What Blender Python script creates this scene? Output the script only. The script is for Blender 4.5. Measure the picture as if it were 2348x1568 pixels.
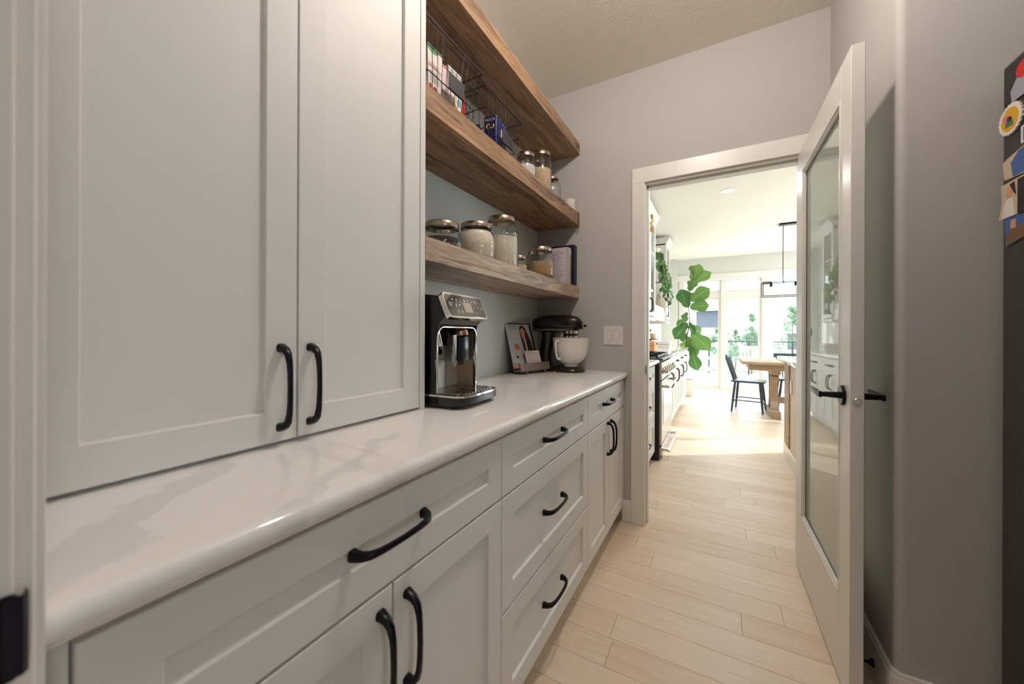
import bpy, bmesh, math, random
from mathutils import Vector, Matrix, Euler
random.seed(7)
for o in list(bpy.data.objects): bpy.data.objects.remove(o)
S = bpy.context.scene
C = S.collection
PI = math.pi

# ------------------------------------------------------------------ camera
YAW = math.radians(29.2); ROLL = math.radians(0.2)
f_ = Vector((-math.sin(YAW), math.cos(YAW), 0)); r_ = Vector((math.cos(YAW), math.sin(YAW), 0)); u_ = Vector((0, 0, 1))
cx = math.cos(ROLL)*r_ + math.sin(ROLL)*u_; cy = -math.sin(ROLL)*r_ + math.cos(ROLL)*u_
cam_d = bpy.data.cameras.new('camera'); cam = bpy.data.objects.new('camera', cam_d); C.objects.link(cam)
m = Matrix((cx, cy, -f_)).transposed().to_4x4(); m.translation = Vector((0, 0, 1.15)); cam.matrix_world = m
cam_d.sensor_width = 36; cam_d.lens = 851/2348*36; cam_d.shift_y = -20.6/2348; cam_d.clip_start = 0.02; cam_d.clip_end = 200
cam_d.dof.use_dof = True; cam_d.dof.focus_distance = 1.9; cam_d.dof.aperture_fstop = 3.2
S.camera = cam

# ------------------------------------------------------------------ world, sun, lamps, exposure
W = bpy.data.worlds.new('world'); S.world = W; W.use_nodes = True
bg = W.node_tree.nodes['Background']; bg.inputs[0].default_value = (0.82, 0.91, 1.0, 1); bg.inputs[1].default_value = 9.0
S.view_settings.view_transform = 'Standard'; S.view_settings.look = 'None'
S.view_settings.exposure = 0.0; S.view_settings.gamma = 1.0; S.view_settings.use_curve_mapping = False
S.cycles.max_bounces = 10; S.cycles.diffuse_bounces = 6; S.cycles.glossy_bounces = 5; S.cycles.transparent_max_bounces = 16
S.cycles.caustics_reflective = False; S.cycles.caustics_refractive = False; S.cycles.sample_clamp_indirect = 6
def lamp(kind, name, loc, energy, color, size=0.1, rot=None):
    d = bpy.data.lights.new(name, kind); d.energy = energy; d.color = color
    o = bpy.data.objects.new(name, d); C.objects.link(o); o.location = loc
    if kind == 'AREA': d.shape = 'DISK'; d.size = size
    if kind == 'SUN': d.angle = size
    if kind == 'POINT': d.shadow_soft_size = size
    if rot: o.rotation_euler = rot
    return o
sun = lamp('SUN', 'sunlight', (6, 9, 5), 6.0, (1, .97, .93), math.radians(0.8))
sun.rotation_euler = Vector((-.80, -.52, -.40)).to_track_quat('-Z', 'Y').to_euler()
WARM = (1.0, .92, .84)
lamp('POINT', 'pantry_lamp', (-.10, 1.13, 2.683), 36.0, WARM, .05)
for x, y, p in [(-.1, -1.2, 2.0), (1.8, -.4, 5.0)]:
    lamp('AREA', 'fill_lamp', (x, y, 2.715), p, (1.0, .97, .94), .14)  # added fill behind and right of the camera, out of view
for i, (x, y) in enumerate([(.073, 4.78), (2.2, 4.4), (1.6, 7.2)]):
    lamp('AREA', 'kitchen_lamp', (x, y, 2.715), 20.0, (1.0, .98, .95), .14)  # first is the visible pot light, the other two are added fill

# ------------------------------------------------------------------ materials
MATS = {}
def lin(c):
    return tuple(((v/255)/12.92 if v/255 <= .04045 else ((v/255+.055)/1.055)**2.4) for v in c)
def nd(nt, t, **kw):
    n = nt.nodes.new(t)
    for k, v in kw.items(): setattr(n, k, v)
    return n
def mat(name, rgb, rough=.5, metal=0., bump=None, vary=None, coat=0., spec=None, emit=None, srgb=True, aniso=None):
    if name in MATS: return MATS[name]
    m = bpy.data.materials.new(name); m.use_nodes = True; nt = m.node_tree; b = nt.nodes['Principled BSDF']; L = nt.links
    c = lin(rgb) if srgb else rgb
    b.inputs['Base Color'].default_value = (*c, 1); b.inputs['Roughness'].default_value = rough; b.inputs['Metallic'].default_value = metal
    if spec is not None: b.inputs['Specular IOR Level'].default_value = spec
    if coat: b.inputs['Coat Weight'].default_value = coat; b.inputs['Coat Roughness'].default_value = .05
    if emit: b.inputs['Emission Color'].default_value = (*emit[:3], 1); b.inputs['Emission Strength'].default_value = emit[3]
    tc = nd(nt, 'ShaderNodeTexCoord')
    if vary is None: vary = (6, .05)
    n = nd(nt, 'ShaderNodeTexNoise'); n.inputs['Scale'].default_value = vary[0]; n.inputs['Detail'].default_value = 4
    L.new(tc.outputs['Object'], n.inputs['Vector'])
    mx = nd(nt, 'ShaderNodeMix', data_type='RGBA'); L.new(n.outputs['Fac'], mx.inputs[0])
    mx.inputs[6].default_value = (*[v*(1-vary[1]) for v in c], 1); mx.inputs[7].default_value = (*[min(1, v*(1+vary[1])) for v in c], 1)
    L.new(mx.outputs[2], b.inputs['Base Color'])
    if bump:
        n2 = nd(nt, 'ShaderNodeTexNoise'); n2.inputs['Scale'].default_value = bump[0]; n2.inputs['Detail'].default_value = 3
        mp = nd(nt, 'ShaderNodeMapping'); mp.inputs['Scale'].default_value = aniso or (1, 1, 1)
        L.new(tc.outputs['Object'], mp.inputs['Vector']); L.new(mp.outputs[0], n2.inputs['Vector'])
        bp = nd(nt, 'ShaderNodeBump'); bp.inputs['Strength'].default_value = bump[1]; bp.inputs['Distance'].default_value = .002
        L.new(n2.outputs['Fac'], bp.inputs['Height']); L.new(bp.outputs[0], b.inputs['Normal'])
    MATS[name] = m; return m
def wood(name, light, dark, scale=(9, .9, 9), rough=.55, contrast=1., plank=False, bump=.15, ring=6.):
    m = bpy.data.materials.new(name); m.use_nodes = True; nt = m.node_tree; b = nt.nodes['Principled BSDF']; L = nt.links
    tc = nd(nt, 'ShaderNodeTexCoord'); mp = nd(nt, 'ShaderNodeMapping'); mp.inputs['Scale'].default_value = scale
    src = tc.outputs['Object']
    oi = nd(nt, 'ShaderNodeObjectInfo'); ge = nd(nt, 'ShaderNodeNewGeometry')
    ad = nd(nt, 'ShaderNodeMath', operation='ADD'); L.new(oi.outputs['Random'], ad.inputs[0]); L.new(ge.outputs['Random Per Island'], ad.inputs[1])
    fr = nd(nt, 'ShaderNodeMath', operation='FRACT'); L.new(ad.outputs[0], fr.inputs[0])
    ml = nd(nt, 'ShaderNodeMath', operation='MULTIPLY'); L.new(fr.outputs[0], ml.inputs[0]); ml.inputs[1].default_value = 37. if plank else 0.
    va = nd(nt, 'ShaderNodeVectorMath', operation='ADD'); L.new(src, va.inputs[0]); L.new(ml.outputs[0], va.inputs[1])
    L.new(va.outputs[0], mp.inputs['Vector'])
    n1 = nd(nt, 'ShaderNodeTexNoise'); n1.inputs['Scale'].default_value = 1.6; n1.inputs['Detail'].default_value = 5; n1.inputs['Distortion'].default_value = .6
    L.new(mp.outputs[0], n1.inputs['Vector'])
    rg = nd(nt, 'ShaderNodeMath', operation='MULTIPLY'); L.new(n1.outputs['Fac'], rg.inputs[0]); rg.inputs[1].default_value = ring*6
    sn = nd(nt, 'ShaderNodeMath', operation='SINE'); L.new(rg.outputs[0], sn.inputs[0])
    n2 = nd(nt, 'ShaderNodeTexNoise'); n2.inputs['Scale'].default_value = 9; n2.inputs['Detail'].default_value = 8; n2.inputs['Roughness'].default_value = .7
    L.new(mp.outputs[0], n2.inputs['Vector'])
    a1 = nd(nt, 'ShaderNodeMath', operation='MULTIPLY_ADD'); L.new(sn.outputs[0], a1.inputs[0]); a1.inputs[1].default_value = .10*contrast; a1.inputs[2].default_value = 0
    a2 = nd(nt, 'ShaderNodeMath', operation='MULTIPLY_ADD'); L.new(n2.outputs['Fac'], a2.inputs[0]); a2.inputs[1].default_value = .9*contrast; L.new(a1.outputs[0], a2.inputs[2])
    a3 = nd(nt, 'ShaderNodeMath', operation='MULTIPLY_ADD'); L.new(n1.outputs['Fac'], a3.inputs[0]); a3.inputs[1].default_value = .9*contrast; L.new(a2.outputs[0], a3.inputs[2])
    a4 = nd(nt, 'ShaderNodeMath', operation='MULTIPLY_ADD', use_clamp=True); L.new(fr.outputs[0], a4.inputs[0]); a4.inputs[1].default_value = .45 if plank else 0.; 
    a5 = nd(nt, 'ShaderNodeMath', operation='ADD'); L.new(a3.outputs[0], a5.inputs[0]); a5.inputs[1].default_value = .5 - .9*contrast - (.22 if plank else 0)
    L.new(a5.outputs[0], a4.inputs[2])
    mx = nd(nt, 'ShaderNodeMix', data_type='RGBA'); L.new(a4.outputs[0], mx.inputs[0])
    mx.inputs[6].default_value = (*lin(dark), 1); mx.inputs[7].default_value = (*lin(light), 1)
    L.new(mx.outputs[2], b.inputs['Base Color']); b.inputs['Roughness'].default_value = rough
    bp = nd(nt, 'ShaderNodeBump'); bp.inputs['Strength'].default_value = bump; bp.inputs['Distance'].default_value = .001
    L.new(n2.outputs['Fac'], bp.inputs['Height']); L.new(bp.outputs[0], b.inputs['Normal'])
    MATS[name] = m; return m
def glass(name, tint=(.97, .985, .98), edge=None, rough=0.0, ior=1.5):
    m = bpy.data.materials.new(name); m.use_nodes = True; nt = m.node_tree; L = nt.links
    nt.nodes.remove(nt.nodes['Principled BSDF']); out = nt.nodes['Material Output']
    tr = nd(nt, 'ShaderNodeBsdfTransparent'); gl = nd(nt, 'ShaderNodeBsdfGlossy'); gl.inputs['Roughness'].default_value = rough
    fr = nd(nt, 'ShaderNodeFresnel'); fr.inputs['IOR'].default_value = ior; mx = nd(nt, 'ShaderNodeMixShader')
    if edge:
        lw = nd(nt, 'ShaderNodeLayerWeight'); lw.inputs['Blend'].default_value = .35
        pw = nd(nt, 'ShaderNodeMath', operation='POWER'); L.new(lw.outputs['Facing'], pw.inputs[0]); pw.inputs[1].default_value = 1.6
        mc = nd(nt, 'ShaderNodeMix', data_type='RGBA'); L.new(pw.outputs[0], mc.inputs[0])
        mc.inputs[6].default_value = (*tint, 1); mc.inputs[7].default_value = (*edge, 1); L.new(mc.outputs[2], tr.inputs[0])
    else: tr.inputs[0].default_value = (*tint, 1)
    ge = nd(nt, 'ShaderNodeNewGeometry'); inv = nd(nt, 'ShaderNodeMath', operation='SUBTRACT'); inv.inputs[0].default_value = 1; L.new(ge.outputs['Backfacing'], inv.inputs[1])
    mu = nd(nt, 'ShaderNodeMath', operation='MULTIPLY'); L.new(fr.outputs[0], mu.inputs[0]); L.new(inv.outputs[0], mu.inputs[1])
    L.new(mu.outputs[0], mx.inputs[0]); L.new(tr.outputs[0], mx.inputs[1]); L.new(gl.outputs[0], mx.inputs[2]); L.new(mx.outputs[0], out.inputs[0])
    MATS[name] = m; return m
def frosted(name):
    m = bpy.data.materials.new(name); m.use_nodes = True; nt = m.node_tree; L = nt.links
    nt.nodes.remove(nt.nodes['Principled BSDF']); out = nt.nodes['Material Output']
    tl = nd(nt, 'ShaderNodeBsdfTranslucent'); tl.inputs[0].default_value = (.96, 1., .955, 1)
    df = nd(nt, 'ShaderNodeBsdfDiffuse'); df.inputs[0].default_value = (.80, .86, .78, 1)
    a = nd(nt, 'ShaderNodeMixShader'); a.inputs[0].default_value = .18; L.new(tl.outputs[0], a.inputs[1]); L.new(df.outputs[0], a.inputs[2])
    gl = nd(nt, 'ShaderNodeBsdfGlossy'); gl.inputs['Roughness'].default_value = 0
    fr = nd(nt, 'ShaderNodeFresnel'); fr.inputs['IOR'].default_value = 2.3; mx = nd(nt, 'ShaderNodeMixShader')
    ge = nd(nt, 'ShaderNodeNewGeometry'); inv = nd(nt, 'ShaderNodeMath', operation='SUBTRACT'); inv.inputs[0].default_value = 1; L.new(ge.outputs['Backfacing'], inv.inputs[1])
    mu = nd(nt, 'ShaderNodeMath', operation='MULTIPLY'); L.new(fr.outputs[0], mu.inputs[0]); L.new(inv.outputs[0], mu.inputs[1])
    L.new(mu.outputs[0], mx.inputs[0]); L.new(a.outputs[0], mx.inputs[1]); L.new(gl.outputs[0], mx.inputs[2]); L.new(mx.outputs[0], out.inputs[0])
    MATS[name] = m; return m
def quartz():
    m = bpy.data.materials.new('quartz'); m.use_nodes = True; nt = m.node_tree; b = nt.nodes['Principled BSDF']; L = nt.links
    tc = nd(nt, 'ShaderNodeTexCoord'); mp = nd(nt, 'ShaderNodeMapping'); mp.inputs['Rotation'].default_value = (0, 0, .55); mp.inputs['Scale'].default_value = (1.4, 3.6, 1.)
    L.new(tc.outputs['Object'], mp.inputs[0])
    n = nd(nt, 'ShaderNodeTexNoise'); n.inputs['Scale'].default_value = .95; n.inputs['Detail'].default_value = 7; n.inputs['Roughness'].default_value = .52; n.inputs['Distortion'].default_value = .8
    L.new(mp.outputs[0], n.inputs['Vector'])
    cr = nd(nt, 'ShaderNodeValToRGB'); L.new(n.outputs['Fac'], cr.inputs[0]); e = cr.color_ramp.elements
    w = (.84, .82, .80, 1); g = (.76, .74, .715, 1); g2 = (.80, .775, .75, 1)
    e[0].position = .0; e[0].color = w; e[1].position = 1.; e[1].color = w
    for p, c in ((.56, w), (.585, g2), (.60, g), (.625, g2), (.65, w)):
        k = cr.color_ramp.elements.new(p); k.color = c
    sx = nd(nt, 'ShaderNodeSeparateXYZ'); n3 = nd(nt, 'ShaderNodeTexNoise'); n3.inputs['Scale'].default_value = 9; n3.inputs['Detail'].default_value = 5
    L.new(tc.outputs['Object'], n3.inputs['Vector']); L.new(tc.outputs['Object'], sx.inputs[0])
    def mth(op, a, b2, c=None, cl=False):
        k = nd(nt, 'ShaderNodeMath', operation=op, use_clamp=cl)
        for i, v in enumerate((a, b2, c)):
            if v is None: continue
            if isinstance(v, (int, float)): k.inputs[i].default_value = v
            else: L.new(v, k.inputs[i])
        return k.outputs[0]
    nz = mth('MULTIPLY_ADD', n3.outputs['Fac'], .16, -.08)
    def vein(x0, y0, nx, ny, hw_, half):
        w_ = mth('MULTIPLY_ADD', sx.outputs[0], nx, -(x0*nx+y0*ny)); w_ = mth('MULTIPLY_ADD', sx.outputs[1], ny, w_); w_ = mth('ADD', w_, nz); w_ = mth('ABSOLUTE', w_, 0)
        t_ = mth('MULTIPLY_ADD', sx.outputs[0], -ny, (x0*ny-y0*nx)); t_ = mth('MULTIPLY_ADD', sx.outputs[1], nx, t_); t_ = mth('ABSOLUTE', t_, 0)
        e1 = mth('MULTIPLY_ADD', w_, -1/.010, hw_/.010, True); e2 = mth('MULTIPLY_ADD', t_, -1/.05, half/.05, True)
        return mth('MULTIPLY', e1, e2)
    v1 = vein(-.66, .19, .707, .707, .034, .26); v2 = vein(-.575, .45, .86, .51, .020, .22); v3 = vein(-.66, 1.75, .6, .8, .018, .3)
    vm = mth('MULTIPLY', mth('MAXIMUM', mth('MAXIMUM', v1, v2), v3), .33)
    mv = nd(nt, 'ShaderNodeMix', data_type='RGBA'); L.new(vm, mv.inputs[0]); L.new(cr.outputs[0], mv.inputs[6]); mv.inputs[7].default_value = (.50, .49, .48, 1)
    L.new(mv.outputs[2], b.inputs['Base Color']); b.inputs['Roughness'].default_value = .06
    MATS['quartz'] = m; return m
def leafmat(name, rgb, rgb2, transl=.35):
    m = bpy.data.materials.new(name); m.use_nodes = True; nt = m.node_tree; L = nt.links; b = nt.nodes['Principled BSDF']; out = nt.nodes['Material Output']
    oi = nd(nt, 'ShaderNodeObjectInfo'); uv = nd(nt, 'ShaderNodeTexCoord'); sp = nd(nt, 'ShaderNodeSeparateXYZ'); L.new(uv.outputs['UV'], sp.inputs[0])
    # veins: |frac((v - |u|*k)*n)-.5| thin lines and the midrib
    ab = nd(nt, 'ShaderNodeMath', operation='ABSOLUTE'); L.new(sp.outputs[0], ab.inputs[0])
    ma = nd(nt, 'ShaderNodeMath', operation='MULTIPLY_ADD'); L.new(ab.outputs[0], ma.inputs[0]); ma.inputs[1].default_value = -.45; L.new(sp.outputs[1], ma.inputs[2])
    mm = nd(nt, 'ShaderNodeMath', operation='MULTIPLY'); L.new(ma.outputs[0], mm.inputs[0]); mm.inputs[1].default_value = 5.5
    fq = nd(nt, 'ShaderNodeMath', operation='FRACT'); L.new(mm.outputs[0], fq.inputs[0])
    sb = nd(nt, 'ShaderNodeMath', operation='SUBTRACT'); L.new(fq.outputs[0], sb.inputs[0]); sb.inputs[1].default_value = .5
    a2 = nd(nt, 'ShaderNodeMath', operation='ABSOLUTE'); L.new(sb.outputs[0], a2.inputs[0])
    lt = nd(nt, 'ShaderNodeMath', operation='LESS_THAN'); L.new(a2.outputs[0], lt.inputs[0]); lt.inputs[1].default_value = .045
    lt2 = nd(nt, 'ShaderNodeMath', operation='LESS_THAN'); L.new(ab.outputs[0], lt2.inputs[0]); lt2.inputs[1].default_value = .035
    mxm = nd(nt, 'ShaderNodeMath', operation='MAXIMUM'); L.new(lt.outputs[0], mxm.inputs[0]); L.new(lt2.outputs[0], mxm.inputs[1])
    mc = nd(nt, 'ShaderNodeMix', data_type='RGBA'); L.new(oi.outputs['Random'], mc.inputs[0]); mc.inputs[6].default_value = (*lin(rgb), 1); mc.inputs[7].default_value = (*lin(rgb2), 1)
    mv = nd(nt, 'ShaderNodeMix', data_type='RGBA'); ms = nd(nt, 'ShaderNodeMath', operation='MULTIPLY'); L.new(mxm.outputs[0], ms.inputs[0]); ms.inputs[1].default_value = .32
    L.new(ms.outputs[0], mv.inputs[0]); L.new(mc.outputs[2], mv.inputs[6]); mv.inputs[7].default_value = (*lin((190, 205, 140)), 1)
    L.new(mv.outputs[2], b.inputs['Base Color']); b.inputs['Roughness'].default_value = .38
    tl = nd(nt, 'ShaderNodeBsdfTranslucent'); L.new(mv.outputs[2], tl.inputs[0]); mx = nd(nt, 'ShaderNodeMixShader'); mx.inputs[0].default_value = transl
    L.new(b.outputs[0], mx.inputs[1]); L.new(tl.outputs[0], mx.inputs[2]); L.new(mx.outputs[0], out.inputs[0])
    MATS[name] = m; return m

wallp = mat('wall_paint', (184, 180, 177), .75, bump=(260, .12), vary=(2, .015))
wallp_bright = mat('wall_paint_brightened', (208, 211, 208), .6, bump=(260, .1), vary=(2, .015))  # wall paint lightened to stand in for the brighter light on this wall
kwallp = mat('kitchen_wall_paint', (210, 211, 205), .75, vary=(2, .015))
ceilp = mat('ceiling_paint', (240, 234, 224), .85, bump=(90, .5), vary=(60, .03))
kceil = mat('kitchen_ceiling_paint', (238, 236, 230), .85, vary=(60, .02))
trimp = mat('trim_paint', (226, 222, 218), .34, vary=(3, .01))
cabp = mat('cabinet_paint', (222, 220, 217), .52, vary=(3, .012), bump=(40, .03), aniso=(1, 1, .1))
blackm = mat('black_metal', (17, 16, 22), .32, .6)
blackp = mat('black_plastic', (10, 10, 13), .22)
blackmatte = mat('black_matte', (14, 13, 13), .6)
steel = mat('brushed_steel', (196, 188, 180), .26, 1., bump=(300, .05), aniso=(1, 1, .03))
chrome = mat('chrome', (220, 214, 208), .10, 1.)
lidm = mat('jar_lid_steel', (186, 170, 156), .24, 1.)
darksteel = mat('dark_steel', (62, 57, 52), .30, .4)
shelfw = wood('shelf_wood', (184, 146, 112), (78, 54, 38), scale=(13, 1.1, 13), rough=.48, contrast=1.5, ring=5)
shelfw2 = wood('shelf_wood_pale', (204, 180, 158), (100, 80, 64), scale=(13, 1.0, 13), rough=.46, contrast=1.5, ring=7)
floorw = wood('floor_oak', (230, 213, 192), (206, 183, 157), scale=(1.1, 12, 12), rough=.42, contrast=.8, plank=True, bump=.12, ring=5)
subfl = mat('subfloor', (150, 124, 98), .9)
qz = quartz()
wglass = glass('window_glass', (.96, .98, .97))
jglass = glass('jar_glass', (.975, .985, .98), edge=(.50, .58, .56), ior=1.42)
frost = frosted('frosted_glass')
tablew = wood('table_wood', (188, 168, 144), (146, 122, 98), scale=(1.2, 9, 9), rough=.6, contrast=1., ring=4)
chairp = mat('chair_paint', (56, 74, 82), .45)
whitec = mat('white_ceramic', (226, 219, 210), .22)
paper = mat('paper', (226, 222, 220), .6)
figleaf = leafmat('fig_leaf', (58, 104, 52), (112, 150, 76), .32)
vineleaf = leafmat('vine_leaf', (40, 78, 34), (84, 128, 56), .25)
bark = mat('bark', (104, 80, 58), .8)

# ------------------------------------------------------------------ geometry helpers
class MB:
    def __init__(s): s.bm = bmesh.new(); s.uv = None
    def box(s, x0, x1, y0, y1, z0, z1, bev=0., seg=1):
        vs = [s.bm.verts.new(p) for p in ((x0,y0,z0),(x1,y0,z0),(x1,y1,z0),(x0,y1,z0),(x0,y0,z1),(x1,y0,z1),(x1,y1,z1),(x0,y1,z1))]
        fs = [s.bm.faces.new([vs[i] for i in q]) for q in ((0,3,2,1),(4,5,6,7),(0,1,5,4),(1,2,6,5),(2,3,7,6),(3,0,4,7))]
        if bev:
            es = list({e for f in fs for e in f.edges})
            bmesh.ops.bevel(s.bm, geom=es, offset=bev, segments=seg, profile=.5, affect='EDGES')
        return s
    def cbox(s, c, d, bev=0., seg=1): return s.box(c[0]-d[0]/2, c[0]+d[0]/2, c[1]-d[1]/2, c[1]+d[1]/2, c[2]-d[2]/2, c[2]+d[2]/2, bev, seg)
    def obox(s, mtx, d, bev=0.):
        n0 = set(s.bm.verts); s.cbox((0, 0, 0), d, bev)
        for v in s.bm.verts:
            if v not in n0: v.co = mtx @ v.co
        return s
    def bar(s, p0, p1, w, h, up=(0, 0, 1), bev=0.):
        p0 = Vector(p0); p1 = Vector(p1); z = (p1-p0).normalized(); upv = Vector(up)
        x = upv.cross(z)
        if x.length < 1e-4: x = Vector((1, 0, 0)).cross(z)
        x.normalize(); y = z.cross(x)
        mt = Matrix((x, y, z)).transposed().to_4x4(); mt.translation = (p0+p1)/2
        return s.obox(mt, (w, h, (p1-p0).length), bev)
    def sweep(s, pts, rad, n=8, up=(0, 0, 1), closed=False, power=2., cap=True):
        pts = [Vector(p) for p in pts]; N = len(pts)
        if not isinstance(rad, (list, tuple)): rad = [(rad, rad)]*N
        rad = [(r, r) if not isinstance(r, (list, tuple)) else r for r in rad]
        rings = []; upv = Vector(up)
        for i, p in enumerate(pts):
            a = pts[i-1] if (i > 0 or closed) else p; b = pts[(i+1) % N] if (i < N-1 or closed) else p
            t = (b-a).normalized(); x = upv.cross(t)
            if x.length < 1e-3: x = Vector((1, 0, 0)).cross(t) if abs(t.x) < .9 else Vector((0, 1, 0)).cross(t)
            x.normalize(); y = t.cross(x); ring = []
            for k in range(n):
                an = 2*PI*(k+.5)/n; c, sn = math.cos(an), math.sin(an)
                c = math.copysign(abs(c)**(2/power), c); sn = math.copysign(abs(sn)**(2/power), sn)
                ring.append(s.bm.verts.new(p + x*c*rad[i][0] + y*sn*rad[i][1]))
            rings.append(ring)
        M = N if closed else N-1
        for i in range(M):
            A = rings[i]; B = rings[(i+1) % N]
            for k in range(n): s.bm.faces.new((A[k], A[(k+1) % n], B[(k+1) % n], B[k]))
        if cap and not closed: s.bm.faces.new(rings[0][::-1]); s.bm.faces.new(rings[-1])
        return s
    def cyl(s, p0, p1, r0, r1=None, n=16): return s.sweep([p0, p1], [(r0, r0), (r1 if r1 is not None else r0,)*2], n)
    def lathe(s, prof, c=(0, 0, 0), n=28, axis='z', sx=1., sy=1.):
        rings = []
        for r, z in prof:
            if r < 1e-5: rings.append([s.bm.verts.new(s._ax(0, 0, z, c, axis))])
            else: rings.append([s.bm.verts.new(s._ax(r*sx*math.cos(2*PI*k/n), r*sy*math.sin(2*PI*k/n), z, c, axis)) for k in range(n)])
        for A, B in zip(rings, rings[1:]):
            for k in range(n):
                a = [A[k % len(A)], A[(k+1) % len(A)]] if len(A) > 1 else [A[0]]
                b = [B[(k+1) % len(B)], B[k % len(B)]] if len(B) > 1 else [B[0]]
                if len(a)+len(b) > 2: s.bm.faces.new(a+b)
        return s
    def _ax(s, x, y, z, c, axis):
        p = (x, y, z) if axis == 'z' else ((z, x, y) if axis == 'x' else (x, z, y))
        return (p[0]+c[0], p[1]+c[1], p[2]+c[2])
    def prism(s, poly, a0, a1, plane='xy'):
        f = {'xy': lambda p, a: (p[0], p[1], a), 'xz': lambda p, a: (p[0], a, p[1]), 'yz': lambda p, a: (a, p[0], p[1])}[plane]
        A = [s.bm.verts.new(f(p, a0)) for p in poly]; B = [s.bm.verts.new(f(p, a1)) for p in poly]; n = len(poly)
        s.bm.faces.new(A); s.bm.faces.new(B[::-1])
        for k in range(n): s.bm.faces.new((A[k], B[k], B[(k+1) % n], A[(k+1) % n]))
        return s
    def face(s, pts): s.bm.faces.new([s.bm.verts.new(p) for p in pts]); return s
    def nested(s, y0, y1, z0, z1, prof, x):
        """front panel facing +x: nested rectangles (inset, depth)"""
        rings = []
        for i, d in prof:
            rings.append([s.bm.verts.new((x+d, a, b)) for a, b in ((y0+i, z0+i), (y1-i, z0+i), (y1-i, z1-i), (y0+i, z1-i))])
        s.bm.faces.new(rings[0][::-1])
        for A, B in zip(rings, rings[1:]):
            for k in range(4): s.bm.faces.new((A[k], A[(k+1) % 4], B[(k+1) % 4], B[k]))
        s.bm.faces.new(rings[-1]); return s
    def xf(s, mt):
        bmesh.ops.transform(s.bm, matrix=mt, verts=s.bm.verts); return s
    def build(s, name, m, parent=None, smooth=True, ang=.6, kind=None, label=None):
        bmesh.ops.recalc_face_normals(s.bm, faces=s.bm.faces)
        if smooth:
            for f in s.bm.faces: f.smooth = True
            for e in s.bm.edges:
                if len(e.link_faces) == 2 and e.calc_face_angle(0) > ang: e.smooth = False
        me = bpy.data.meshes.new(name); s.bm.to_mesh(me); s.bm.free(); me.materials.append(m)
        o = bpy.data.objects.new(name, me); C.objects.link(o)
        if parent: o.parent = parent
        if kind: o['kind'] = kind
        if label: o['label'] = label
        return o
def thing(name, label, cat, loc=(0, 0, 0), rotz=0., group=None, kind=None):
    o = bpy.data.objects.new(name, None); C.objects.link(o); o.location = loc; o.rotation_euler = (0, 0, rotz); o.empty_display_size = .05
    return tag(o, label, cat, group, kind)
def tag(o, label, cat, group=None, kind=None):
    o['label'] = label; o['category'] = cat
    if group: o['group'] = group
    if kind: o['kind'] = kind
    return o
def dup(o, parent=None):
    c = o.copy(); C.objects.link(c); c.parent = parent
    for ch in [k for k in bpy.data.objects if k.parent == o]: dup(ch, c)
    return c
def text(name, body, size, mtx, m, parent, ext=.0004, shear=0., bevel=0.):
    cu = bpy.data.curves.new(name, 'FONT'); cu.body = body; cu.size = size; cu.extrude = ext; cu.shear = shear; cu.align_x = 'CENTER'; cu.align_y = 'CENTER'; cu.bevel_depth = bevel
    cu.resolution_u = 3
    to = bpy.data.objects.new(name, cu); C.objects.link(to); dg = bpy.context.evaluated_depsgraph_get()
    me = bpy.data.meshes.new_from_object(to.evaluated_get(dg)); bpy.data.objects.remove(to); me.materials.clear(); me.materials.append(m); me.transform(mtx)
    o = bpy.data.objects.new(name, me); C.objects.link(o); o.parent = parent; return o
def face_mtx(origin, right, up):
    r = Vector(right).normalized(); u = Vector(up).normalized(); n = r.cross(u)
    mt = Matrix((r, u, n)).transposed().to_4x4(); mt.translation = Vector(origin); return mt
def rrect(w, h, r, n=5, cx=0, cy=0):
    pts = []
    for qx, qy, a0 in ((1, 1, 0), (-1, 1, PI/2), (-1, -1, PI), (1, -1, 3*PI/2)):
        for k in range(n+1):
            a = a0+PI/2*k/n; pts.append((cx+qx*(w/2-r)+r*math.cos(a), cy+qy*(h/2-r)+r*math.sin(a)))
    return pts

# ------------------------------------------------------------------ setting: floor, ceiling, walls
XL = -1.10; CH = 2.745; YE = 2.33; YK = 2.46; YF = 8.83; XR = 3.80; YB = -2.6
fl = tag(MB().box(XL-.12, XR+.12, YB-.12, YF+.12, -.10, -.016).build('floor', subfl, smooth=False), 'pale oak plank floor running from pantry through to kitchen', 'floor', kind='structure')
pw = .1305; y = 1.145 - 7*pw; row = 0
known = {1.666: .08, 1.797: .228, 1.93: -.295, 2.85: .03, 2.98: .22, 1.275: -.345}
far = MB()
def planks(y, xa, xb, single, joint=None):
    cuts = []
    if joint is not None:
        j = joint
        while j > xa: cuts.append(j); j -= random.uniform(1.1, 1.8)
        j = joint + random.uniform(1.1, 1.8)
        while j < xb: cuts.append(j); j += random.uniform(1.1, 1.8)
    else:
        j = xa + random.uniform(.3, 1.7)
        while j < xb-.2: cuts.append(j); j += random.uniform(1.1, 1.9)
    cs = [xa]+sorted(c for c in cuts if xa+.15 < c < xb-.15)+[xb]
    for a, b in zip(cs, cs[1:]):
        g = .0004; t = (a+g, b-g, y+g, y+pw-g, -.015, 0)
        if single: MB().box(*t, bev=.0008).build('plank', floorw, fl)
        else: far.box(*t)
while y < YF:
    jt = [v for k, v in known.items() if abs(k-y) < .04]
    xb = .475 if 1.5 < y < YE-.06 else XR
    planks(y, XL, xb, y < 4.3, jt[0] if jt else None); y += pw
y = 1.145-8*pw
while y > YB: planks(y, XL, XR, False); y -= pw
far.build('distant_planks', floorw, fl, kind='stuff')

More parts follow.
